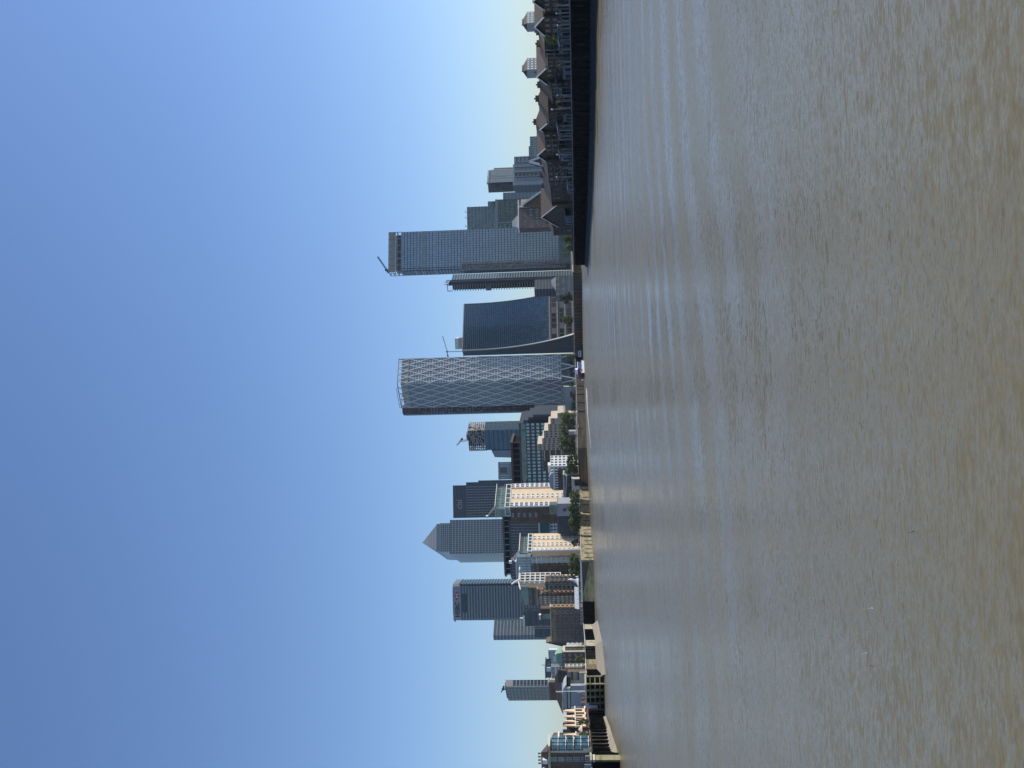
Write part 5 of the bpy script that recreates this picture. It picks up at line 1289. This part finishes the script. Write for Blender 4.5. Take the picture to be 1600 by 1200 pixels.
def make_tree(m, seed, rx=5, H_=13, trunk=3.2, n=1500, leaf=.55, clumps=16, bark='bark', low=.0):
    r=empty('tree',(0,0,0)); mb,cs=leafcloud(n,rx,H_-trunk-rx*.2,seed,leaf,clumps,low)
    mb.v=[(v[0],v[1],v[2]+trunk) for v in mb.v]; mb.build('crown',m,r,fix=False)
    q=MB(); q.bar((0,0,-.3),(0,0,trunk+1),.55,n=7,w2=.4)
    for c in cs[:9]: q.bar((0,0,trunk*.8+random.random()*1.5),(c[0]*.8,c[1]*.8,c[2]+trunk),.3,n=5,w2=.08)
    q.build('trunk',bark,r); return r
T1=[make_tree('leaf',s,5.6,14,2.2,3000,.5,24) for s in (1,2,3)]; T2=[make_tree('leaf_light',s,4.6,9,1.0,2200,.40,20) for s in (5,6)]; T3=[make_tree('leaf_olive',s,3.6,9,1.8,1300,.42,12) for s in (8,)]
PB=[make_tree('leaf_olive',s,2.2,6.2,2.6,150,.16,9,'bark_pale') for s in (11,12,13)]
used=set()
def plant(protos, k, py, px_top, D, w_px, label, group, base=GZ, pos=None, name='tree'):
    p=protos[k%len(protos)]
    o=p if id(p) not in used else copy_tree(p); used.add(id(p))
    c=P(890,py,D) if pos is None else pos; Dd=c.y; zt=P(px_top,py,Dd).z
    # unscaled crown extents
    cr=[q for q in kids(o) if q.name.startswith('crown')][0]; vs=cr.data.vertices; hm=max(v.co.z for v in vs); rm=max(abs(v.co.x) for v in vs)
    sz=max(.2,(zt-base)/hm); sx=(w_px*1.3/1500*Dd/2)/rm
    o.location=(c.x,c.y,base); o.scale=(sx,sx,sz); o.rotation_euler.z=random.uniform(0,6.28); tag(o,label,'tree',group); return o
g='plane trees behind the brown river wall'
for i,(py,pt,w,lab) in enumerate(((650,873,15,'plane tree nearest the lattice tower, rightmost of its row'),(661,874.5,15,'second plane tree from the lattice tower'),(672,874,14,'plane tree right behind the white box pavilion'),(684,872,17,'large plane tree left of the white box pavilion'),(697,870.5,18,'tallest plane tree of the row, just right of the white block'),(706,877,12,'plane tree touching the right side of the small white block'))):
    plant(T1,i,py,pt,745+i*2,w,lab,g)
g='mixed trees below the small white block'
for i,(py,pt,w,lab) in enumerate(((716,886,13,'light green tree before the right half of the small white block'),(725,884,14,'light green tree before the left half of the small white block'),(736,881,16,'dark green tree before the brown block with the arched roof'),(745,888,12,'small dark tree at the right end of the low glass hall'))):
    plant(T2 if i<2 else T1,i,py,pt,690,w,lab,g)
g='bright trees behind the yellowish river wall'
for i,(py,pt,w,lab) in enumerate(((775,888.5,14,'rounded light green tree in front of the low glass hall, rightmost of its row'),(785,890,12,'second light green tree, at the right edge of the grey rendered block'),(794,886,14,'light green tree hiding the square window of the grey block'),(804,889,14,'light green tree at the left edge of the grey rendered block'),(815,887,15,'light green tree in front of the dark blank shed'),(825,890,13,'last light green tree before the shorter cream tower'))):
    plant(T2,i,py,pt,608,w,lab,g)
plant(T3,0,848,892,598,12,'thin olive tree at the foot of the shorter cream tower','promenade trees')
g='dense trees behind the white promenade railing'
for i,(py,pt,w,lab) in enumerate(((872,889,14,'rightmost dense dark tree on the promenade'),(882,887,15,'second dense dark tree on the promenade from the cream tower'),(892,888,14,'third dense dark tree on the promenade from the cream tower'),(900,891,10,'dense dark tree closest to the pointed white tent'))):
    plant(T1,i,py,pt,566,w,lab,g)
g='trees along the far quay'
for i,(py,pt,w,lab) in enumerate(((466,877,15,'round tree below the pale block left of the dark balcony tower'),(500,877.5,15,'tree in front of the curved tower podium'),(558,884,9,'small green tree at the right foot of the lattice tower'),(600,888,9,'small green tree under the lattice tower lobby'),(618,893,14,'low hedge like tree before the grey pavilion'),(637,892,14,'low tree between the pavilion and the plane trees'))):
    plant(T2 if i in(2,3) else T3 if i==0 else T1,i,py,pt,880 if py<520 else 800,w,lab,g)
for i,(py,pt,w,lab) in enumerate(((374,880,14,'bushy yellow green tree at the end of the right bank houses'),(388,883,12,'small bushy tree over the far end of the black wall'))):
    c=rbx(py,8); plant(T2,i,py,pt,0,w,lab,'bushy trees at the end of the right bank',pos=Vector((c.x,c.y,0)))
c=rbx(58,8); plant(T1,0,58,849,0,20,'dark leafy tree filling the gap between two right bank houses','right bank trees',pos=Vector((c.x,c.y,0)))
g='thin pale branched trees in front of the right bank houses'
for i,(py,pt,w) in enumerate(((8,862,16),(32,868,12),(44,869,14),(62,872,12),(77,871,12),(96,868,14),(103,869,12),(150,869,14),(157,866,14),(168,868,12),(196,871,12),(212,870,14),(233,872,12),(238,866,13),(262,868,14),(276,872,14))):
    c=rbx(py,3.2); plant(PB,i,py,pt,0,w,'thin pale branched tree '+['at the right frame edge','before the wall with three dark openings','right of the leafy gap','beside the glasshouse roof','under the pale canvas canopy','in front of the three white framed windows','left of the round topped fence','just right of the raised conservatory','just left of the raised conservatory','beside the tall leaning lamp post','at the low wall with a curved opening','before the tall white boathouse front','between the two boathouse fronts','right of the lattice braced boathouse','before the low broken fence','nearest the blank quay wall'][i],g,pos=Vector((c.x,c.y,0)))
for i,(py,pt,D,w,lab) in enumerate(((1152,902,262,12,'dark shrub tree hiding the ground floor next to the blue balconies'),(1147,906,258,10,'smaller dark shrub beside the shrub near the blue balconies'),(1128,903,285,9,'yellowish shrub in front of the curved gable houses'),(1030,899,415,8,'ivy green shrub at the foot of the domed block'))):
    plant(T1 if i!=2 else T2,i,py,pt,D,w,lab,'quay shrubs on the left bank')
# ================= river pier and boats =================
r=empty('river_pier',(P(908,600,800).x,812,0),0,'floating passenger pier with dark legs below the lattice tower','river pier')
xa=P(908,645,800).x-r.location.x; xb=P(908,560,800).x-r.location.x
mb=MB(); mb.box(xa,xb,-4,4,-.5,1.2); mb.build('pontoon','steel_dark',r)
mb=MB()
for j in range(9): x=xa+2+(xb-xa-4)*j/8; mb.bar((x,-4.4,-2),(x,-4.4,6.5),.7,n=8)
mb.build('mooring_posts','timber_black',r)
mb=MB(); mb.box(xa+3,xb-8,-3,3,1.21,3.9); mb.build('waiting_room','glass_dark',r); mb=MB(); mb.box(xa+2,xb-6,-3.8,3.8,3.92,4.4)
for j in range(12): x=xa+3+(xb-xa-12)*j/11; mb.box(x-.12,x+.12,-3.2,-3.01,1.2,3.92)
mb.build('roof','white_paint',r)
mb=MB(); lattice(mb,(xa+8,6,4),(xa+26,38,7),2.2,10,.2); mb.build('gangway','rail_metal',r)
for (py,lab) in ((643,'right hand one of two pale dolphin posts beside the black recess'),(651,'left hand one of two pale dolphin posts beside the black recess')):
    g_=G(912.3,py); q=empty('mooring_post',(g_.x,g_.y-2,0),0,lab,'mooring post','pale dolphin posts by the recess'); mb=MB(); mb.bar((0,0,-2),(0,0,5.6),.6,n=8); mb.build('post','stone_pale',q); mb=MB(); mb.bar((0,0,5.6),(0,0,6.0),.9,n=8); mb.build('cap','concrete',q)
g_=G(917.5,746); r=empty('landing_stage',(g_.x,g_.y-1.0,0),0,'black timber landing stage projecting from the yellowish wall','landing stage'); mb=MB(); mb.box(-1.7,1.7,-1.5,1.5,-1,.4)
for x in (-1.5,1.5):
    for y in (-1.4,1.2): mb.bar((x,y,-2),(x,y,7.4),.45)
for z in (2,4,6): mb.box(-1.7,1.7,-1.6,-1.2,z,z+.3)
mb.bar((-1.5,-1.4,.4),(1.5,-1.4,6),.25); mb.build('piles','timber_black',r); mb=MB(); mb.box(-1.9,1.9,-1.8,1.6,6.9,7.2); mb.build('deck','timber_black',r)
# catamaran, seen three quarter from its bow
def hull(mb,L,w,h,z0=0,bow=.25,x0=0,y0=0):
    st=[0,.15,.5,1-bow,.93,1]; ws=[.8,1,1,1,.5,.05]; hs=[1,1,1,1.02,1.12,1.2]; base=len(mb.v)
    for s,ww,hh in zip(st,ws,hs):
        x=x0+L*s; mb.v+=[(x,y0-w/2*ww,z0+h*hh),(x,y0-w/2*ww*.75,z0),(x,y0+w/2*ww*.75,z0),(x,y0+w/2*ww,z0+h*hh)]
    for i in range(5):
        a=base+i*4
        for k in range(4): mb.f.append((a+k,a+(k+1)%4,a+4+(k+1)%4,a+4+k))
    mb.f.append((base,base+1,base+2,base+3)); e=base+20; mb.f.append((e+3,e+2,e+1,e))
def boat_label(r,lab,cat): return tag(r,lab,cat)
A=G(916,609); Bq=G(912.5,571); d=Vector((A.x-Bq.x,A.y-Bq.y)); L=min(d.length,34)
r=empty('catamaran',(Bq.x,Bq.y,0),math.atan2(d.y*.35,d.x),'white, blue and red passenger catamaran leaving the pier with a white bow wave','catamaran'); L=abs(A.x-Bq.x)*1.03
mb=MB(); hull(mb,L,2.2,2.2,-.3,y0=-3.2); hull(mb,L,2.2,2.2,-.3,y0=3.2); mb.build('hulls','white_paint',r)
mb=MB(); mb.box(0,L*.9,-4.2,4.2,1.7,2.3); mb.build('deck','blue_paint',r)
mb=MB(); mb.prism([(L*.06,-3.9),(L*.72,-3.9),(L*.72,3.9),(L*.06,3.9)],2.32,4.7,top=[(L*.08,-3.6),(L*.64,-3.6),(L*.64,3.6),(L*.08,3.6)]); mb.build('cabin','blue_paint',r)
mb=MB(); mb.box(L*.10,L*.64,-4.0,-3.78,3.1,3.9); mb.build('cabin_windows','pane_dark',r)
mb=MB(); mb.box(L*.05,L*.68,-3.9,3.9,4.72,5.1); mb.prism([(L*.42,-2),(L*.58,-2),(L*.58,2),(L*.42,2)],5.12,7,top=[(L*.44,-1.8),(L*.54,-1.8),(L*.54,1.8),(L*.44,1.8)]); mb.build('wheelhouse','white_paint',r)
mb=MB(); mb.box(L*.66,L*.95,-4.3,-4.15,.9,2.5); mb.box(L*.73,L*.9,-3.4,3.4,2.32,3.4); mb.build('red_bow_panel','flag_red',r)
mb=MB(); mb.bar((L*.5,0,7),(L*.5,0,9.6),.15); mb.bar((L*.5,-1,8.6),(L*.5,1,8.6),.1); mb.build('mast','rail_metal',r)
def workboat(label,px,py1,py2,D,hullm,cabm,cab=.5):
    X0=P(px,py1,D).x; X1=P(px,py2,D).x; L=X1-X0
    r=empty('moored_boat',(X0,D,0),0,label,'boat','boats moored by the floating pier'); mb=MB(); hull(mb,L,3.6,1.6,-.2); mb.build('hull',hullm,r)
    mb=MB(); mb.prism([(L*.2,-1.3),(L*.7,-1.3),(L*.7,1.3),(L*.2,1.3)],1.42,3.9,top=[(L*.22,-1.1),(L*.64,-1.1),(L*.64,1.1),(L*.22,1.1)]); mb.build('cabin',cabm,r)
    mb=MB(); mb.box(L*.25,L*.62,-1.42,-1.31,2.5,3.3); mb.build('cabin_windows','pane_dark',r)
    mb=MB(); mb.bar((L*.4,0,3.9),(L*.4,0,6.5),.14); mb.bar((L*.85,0,1.6),(L*.85,0,3),.1); mb.build('mast','rail_metal',r); return r
workboat('dark hulled river boat with white cabin moored right of the catamaran',910,562,541,800,'hull_dark','white_paint')
workboat('grey and white launch moored behind the catamaran bow',908.5,580,563,806,'white_paint','steel_grey')
workboat('small white launch at the left end of the floating pier',911.5,634,619,797,'white_paint','white_paint')
# wake
def ribbon(name,pts,m,z=.05):
    mb=MB()
    for i in range(len(pts)-1):
        (p,w0),(q,w1)=pts[i],pts[i+1]; mb.quad((p[0],p[1]-w0,z),(p[0],p[1]+w0,z),(q[0],q[1]+w1,z),(q[0],q[1]-w1,z))
    return mb.build(name,m,fix=True)
def wake_mat():
    m=bpy.data.materials.new('wake'); m.use_nodes=True; n=m.node_tree; b=n.nodes['Principled BSDF']; b.inputs['Base Color'].default_value=(.7,.72,.73,1); b.inputs['Roughness'].default_value=.8
    g=n.nodes.new('ShaderNodeNewGeometry'); t=n.nodes.new('ShaderNodeTexNoise'); t.inputs['Scale'].default_value=.7; t.inputs['Detail'].default_value=6; n.links.new(g.outputs['Position'],t.inputs[0])
    r=n.nodes.new('ShaderNodeMapRange'); r.inputs[1].default_value=.36; r.inputs[2].default_value=.5; n.links.new(t.outputs[0],r.inputs[0]); n.links.new(r.outputs[0],b.inputs['Alpha']); return m
MT['wake']=wake_mat()
wk=[(916.3,606,12),(916.8,612,24),(917.1,620,24),(917.5,632,20),(918,645,16),(919.4,660,13),(921,677,10),(923.5,700,5)]
tag(ribbon('boat_wake',[(gp(p,y),w) for p,y,w in wk],'wake'),'broken white line of foam trailing left from the catamaran','wake',kind='stuff')
# small things floating
def floater(px,py,m,s,label,name='driftwood'):
    g_=G(px,py); r=empty(name,(g_.x,g_.y,0),random.uniform(0,3),label,'driftwood' if name=='driftwood' else 'float')
    mb=MB(); mb.bar((-s,0,.0),(s*.6,.1*s,.05),s*.35,n=7,w2=s*.2); mb.build('log' if name=='driftwood' else 'float_body',m,r)
    mb=MB(); mb.bar((0,0,.03),(s*.3,s*.4,.16*1),s*.12,n=5); mb.build('branch_stub' if name=='driftwood' else 'handle',m,r)
floater(1427,831,'bark',.045,'dark piece of driftwood low in the middle of the river'); floater(1363,1040,'bark',.045,'dark piece of driftwood nearer the left side of the river')
floater(1355,1021,'white_paint',.035,'white float drifting beside the left driftwood','float'); floater(1364,950,'white_paint',.03,'white float drifting between the two pieces of driftwood','float')
# ================= promenade lamps, far quay =================
proto=None
for i,(py,D,h,lab) in enumerate(((437,905,9,'dark lamp post on the far quay left of the white slipway end'),(470,905,9,'dark lamp post beside the round tree on the far quay'),(499,900,8,'dark lamp post just left of the tree below the podium'),(541,880,9,'dark lamp post on the quay at the foot of the curved tower'),(645,745,8,'dark lamp post right of the plane trees'),(700,690,7,'dark lamp post under the tallest plane tree'),(760,645,7,'dark lamp post in front of the long cream wall'),(858,600,7,'dark lamp post at the foot of the shorter cream tower'),(1002,425,6,'dark lamp post on the stone panel above the sand'),(1125,300,5,'dark lamp post in front of the curved gable houses'))):
    if proto is None:
        proto=empty('street_lamp',(0,0,0)); mb=MB(); mb.bar((0,0,0),(0,0,7),.22,n=8,w2=.12); mb.build('post','steel_dark',proto); mb=MB(); mb.bar((0,0,7),(1.1,0,7.2),.12); mb.box(.7,1.5,-.15,.15,7.15,7.3); mb.build('lamp_head','steel_grey',proto); o=proto
    else: o=copy_tree(proto)
    o.location=(P(900,py,D).x,D,GZ); o.scale=(1,1,h/7); tag(o,lab,'street lamp','dark lamp posts on the far quays')
# ================= haze =================
def haze(dens):
    mb=MB(); mb.box(-2600,2600,-250,2600,-3.2,262); o=mb.build('haze','water'); o.data.materials.clear()
    m=bpy.data.materials.new('haze'); m.use_nodes=True; n=m.node_tree; n.nodes.remove(n.nodes['Principled BSDF']); v=n.nodes.new('ShaderNodeVolumePrincipled'); v.inputs['Color'].default_value=(.80,.88,1,1); v.inputs['Density'].default_value=dens; v.inputs['Anisotropy'].default_value=.2
    n.links.new(v.outputs[0],n.nodes['Material Output'].inputs['Volume']); o.data.materials.append(m); tag(o,kind='stuff')
if HAZE: haze(HAZE)
